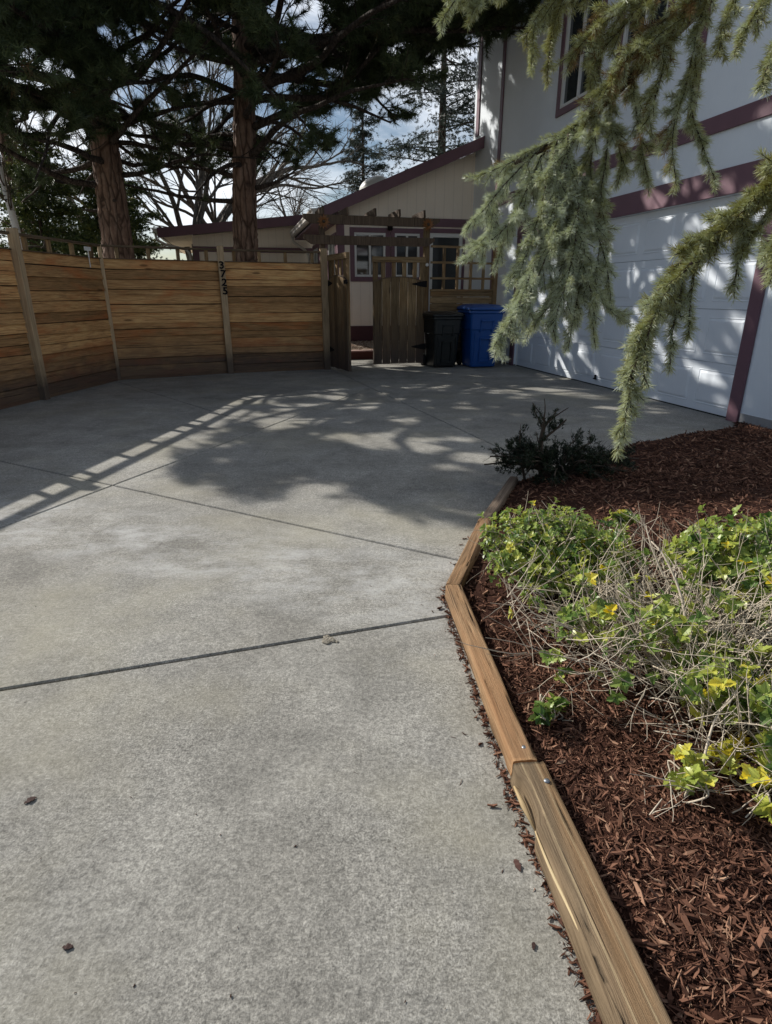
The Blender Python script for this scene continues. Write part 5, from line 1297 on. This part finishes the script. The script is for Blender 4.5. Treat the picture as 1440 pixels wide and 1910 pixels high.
def shrub(label, base, stems, leafy, leafn, size, tint, spread, ht, sd, bare_n=0, lean=(0, 0), twig_len=.25, tv=.16, name='holly_shrub', thick=.0035):
    random.seed(sd); rng = np.random.default_rng(sd); rt = root(name, (base[0], base[1], bedz(*base)), label, 'shrub', 'spiny leaved shrubs in the mulch bed')
    m = MB(); P = []; D = []; U = []; S = []; T = []; z0 = bedz(*base)
    def whorl(p, d, k, sz, ti):
        for j in range(k):
            a = 2 * math.pi * j / k + random.uniform(-.3, .3); q = d.orthogonal().normalized(); q.rotate(__import__('mathutils').Quaternion(d, a))
            dd = (q + d * random.uniform(.1, .9) + V(0, 0, .15)).normalized(); P.append(p - d * random.uniform(0, .02)); D.append(dd); U.append((d + V(0, 0, .6) + Vector((random.gauss(0, .25), random.gauss(0, .25), 0))).normalized()); S.append(sz * random.uniform(.65, 1.2)); T.append(min(1, max(0, ti + random.gauss(0, .07))))
    for k in range(stems):
        a = random.uniform(0, 6.283); rr = spread * random.random() ** .55
        tgt = Vector((base[0] + math.cos(a) * rr + lean[0], base[1] + math.sin(a) * rr + lean[1], z0 + ht * random.uniform(.45, 1.0) * (1 - .35 * (rr / spread) ** 2)))
        st = Vector((base[0] + math.cos(a) * rr * .35 * random.random(), base[1] + math.sin(a) * rr * .35 * random.random(), z0 - .01)); md = st.lerp(tgt, .5) + Vector((random.gauss(0, .03), random.gauss(0, .03), random.uniform(-.02, .06)))
        pts = smooth([st, md, tgt], 6); m.tube(pts, [thick * (1 - .55 * i / (len(pts) - 1)) for i in range(len(pts))], 4, random.random(), cap=False)
        L_ = (tgt - st).length; isl = random.random() < leafy
        for j in range(3 if isl else 4):
            p, t_ = at_path(pts, random.uniform(.3, .95)); b = grow(p, sway(p, t_, .8), random.uniform(.25, .6) * twig_len, 4, .14, .01); m.tube(b, [thick * .5, thick * .45, thick * .4, thick * .3, thick * .25], 3, random.random(), cap=False)
            if isl: whorl(b[-1], (b[-1] - b[-2]).normalized(), leafn, size * .85, random.gauss(tint, tv))
        if isl:
            d = (pts[-1] - pts[-2]).normalized(); whorl(pts[-1], d, leafn + 1, size, random.gauss(tint, tv)); p, t_ = at_path(pts, .86); whorl(p, t_, leafn, size, random.gauss(tint - .08, tv))
    for k in range(bare_n):
        a = random.uniform(0, 6.283); rr = spread * random.random() ** .6 * 1.05; p = Vector((base[0] + math.cos(a) * rr + lean[0], base[1] + math.sin(a) * rr + lean[1], z0 + random.uniform(.005, ht * .75)))
        b = grow(p, Vector((random.gauss(0, 1), random.gauss(0, 1), random.gauss(.5, .6))), random.uniform(.5, 1.3) * twig_len, 5, .085, -.005); th = random.uniform(.0009, .0021); m.tube(b, [th, th * .95, th * .85, th * .7, th * .55, th * .4], 3, random.random(), cap=False)
        if random.random() < .5:
            p2, t2 = at_path(b, random.uniform(.3, .8)); c_ = grow(p2, sway(p2, t2, .7), twig_len * .4, 3, .1, 0); m.tube(c_, [th * .6, th * .5, th * .4, th * .3], 3, .5, cap=False)
    m.build('stems', M['twig'], rt)
    if P:
        so = Soup(); add_leaves(so, *[np.array([tuple(v) for v in q]) for q in (P, D, U)], np.array(S), np.array(T)); so.build('leaves', M['leaf'], rt)
    return rt
shrub('bright green spiny leaved shrub beside the brown bend timber, fullest of the bed', (.69, 2.26), 270, .95, 5, .0245, .56, .31, .33, 51, bare_n=60, tv=.15, twig_len=.16)
shrub('sprawling half bare shrub of tangled grey twigs in the middle of the bed', (.95, 1.71), 190, .46, 5, .031, .55, .52, .29, 52, bare_n=600, twig_len=.22)
shrub('green shrub at the right edge of the picture, beyond the tangled twigs', (1.46, 2.02), 180, .9, 5, .033, .56, .38, .30, 53, bare_n=90, twig_len=.18)
shrub('low sprawl of twigs and spiny leaves at the right edge, nearest that edge', (1.10, 1.36), 90, .6, 5, .036, .66, .32, .17, 54, bare_n=400, twig_len=.20)
shrub('small sprig of glossy green leaves leaning on the long orange brown timber', (.49, 1.47), 5, 1, 4, .030, .42, .05, .085, 55, bare_n=6, twig_len=.07)
shrub('yellow leaved shrub stems lying over the mulch at the lower right', (.92, 1.10), 9, .9, 5, .040, .88, .13, .09, 56, bare_n=26, twig_len=.13, tv=.08)
shrub('sprig with green and yellow leaves in the lower right, left of the yellow stems', (.72, 1.12), 3, 1, 5, .036, .74, .05, .10, 57, bare_n=10, twig_len=.12, tv=.1)
shrub('small upright leafy sprig standing alone behind the tangled twigs', (1.12, 2.58), 6, 1, 5, .032, .55, .07, .20, 58, bare_n=14, twig_len=.1)
# heavier pale stems in the tangle
random.seed(60)
def stemset(label, lines, cat='dead branch'):
    rt = root('dead_branch', lines[0][0], label, cat); m = MB()
    for ln in lines:
        r0 = ln[1]; pts = smooth(ln[2], 6); m.tube(pts, [r0 * (1 - .6 * i / (len(pts) - 1)) for i in range(len(pts))], 6, random.random())
        for j in range(5):
            p, t_ = at_path(pts, random.uniform(.25, .95)); b = grow(p, sway(p, t_, .7), random.uniform(.05, .14), 4, .15, .01); m.tube(b, [r0 * .35, r0 * .3, r0 * .25, r0 * .2, r0 * .15], 3, .5, cap=False)
    m.build('stem', M['twig'], rt); return rt
def LP_(*q): return PW(*q)
stemset('forked pale grey dead branch rising out of the tangled twigs', [(W(1310, 1300, 1.75), .006, LP_((1310, 1310, 1.75), (1285, 1200, 1.8), (1270, 1110, 1.85), (1240, 1040, 1.9), (1215, 1010, 1.95))), (W(1310, 1300, 1.75), .006, LP_((1330, 1330, 1.72), (1280, 1200, 1.8), (1230, 1160, 1.85), (1150, 1100, 1.95))), (W(1310, 1300, 1.75), .004, LP_((1285, 1200, 1.8), (1345, 1173, 1.8), (1375, 1250, 1.75))), (W(1310, 1300, 1.75), .003, LP_((1240, 1080, 1.9), (1215, 1020, 1.92), (1205, 980, 1.95)))])
stemset('curved thin pale branch near the right edge of the tangle', [(W(1390, 1270, 1.6), .0045, LP_((1340, 1330, 1.55), (1385, 1270, 1.6), (1400, 1310, 1.55), (1395, 1370, 1.5))), (W(1390, 1270, 1.6), .004, LP_((1310, 1430, 1.45), (1335, 1340, 1.5), (1385, 1275, 1.58)))])
stemset('short cut stem standing in the mulch above the small blue tip', [(W(1210, 1530, 1.42), .0035, LP_((1180, 1570, 1.42), (1205, 1530, 1.42), (1235, 1490, 1.42)))])
m = MB(); c = W(1177, 1576, 1.42); m.tube([c, c + V(.004, .002, .014)], [.006, .0045], 8, .5); m.tube([c + V(-.006, 0, .002), c + V(.006, .003, .004)], [.004, .004], 6, .5)
tag(m.build('plastic_tip', plain('blue_plastic_tip', (.01, .07, .16), .4)), 'tiny blue plastic tip lying in the mulch near the nearest timber', 'plastic scrap')

# cut back yew beside the far timber
random.seed(64); rng = np.random.default_rng(64)
yb = root('yew_shrub', (1.25, 3.85, 0), 'dark cut back evergreen shrub at the far end of the timbers', 'shrub'); m = MB(); T = []; D = []
b0 = Vector((1.18, 3.92, .03))
def limb(pts, r, twigs, tl, leaf=.7):
    pts = smooth(pts, 6); m.tube(pts, [r * (1 - .5 * i / (len(pts) - 1)) for i in range(len(pts))], 6, .5, jit=.08)
    for k in range(twigs):
        p, t_ = at_path(pts, random.uniform(.3, 1) if twigs > 4 else .98); b = grow(p, sway(p, t_, .7), random.uniform(.4, 1.2) * tl, 4, .12, .02); m.tube(b, [r * .3, r * .27, r * .22, r * .18, r * .12], 4, .5, cap=False)
        if random.random() < leaf:
            for j in range(14): q, t2 = at_path(b, random.uniform(.2, .99)); T.append(q + Vector((random.gauss(0, .012), random.gauss(0, .012), random.gauss(0, .012)))); D.append((t2 + V(0, 0, .3)).normalized())
limb([b0 + V(-.10, .02, 0), b0 + V(-.13, .02, .25), b0 + V(-.12, 0, .42)], .022, 9, .16, .75)
limb([b0 + V(-.14, 0, .28), b0 + V(-.05, 0, .36), b0 + V(.02, 0, .43)], .010, 6, .10)
limb([b0 + V(-.22, 0, 0), b0 + V(-.27, 0, .2), b0 + V(-.28, 0, .32)], .010, 8, .13)
for k in range(44):
    a = random.uniform(-.5, 3.6) if k % 3 else random.uniform(-3.1, 0); ln = random.uniform(.2, .55); e = b0 + V(math.cos(a) * ln, math.sin(a) * ln * .6, random.uniform(.06, .24)); limb([b0 + V(.02, 0, 0), b0.lerp(e, .5) + V(0, 0, .07), e], random.uniform(.005, .011), 7, .14, .72)
m.build('stems', M['twig_dk'], yb); so = Soup(); needles(so, np.array([tuple(v) for v in T]), np.array([tuple(v) for v in D]), 9, .024, .0055, .9, rng, .4, .25); so.build('leaves', M['yew'], yb)
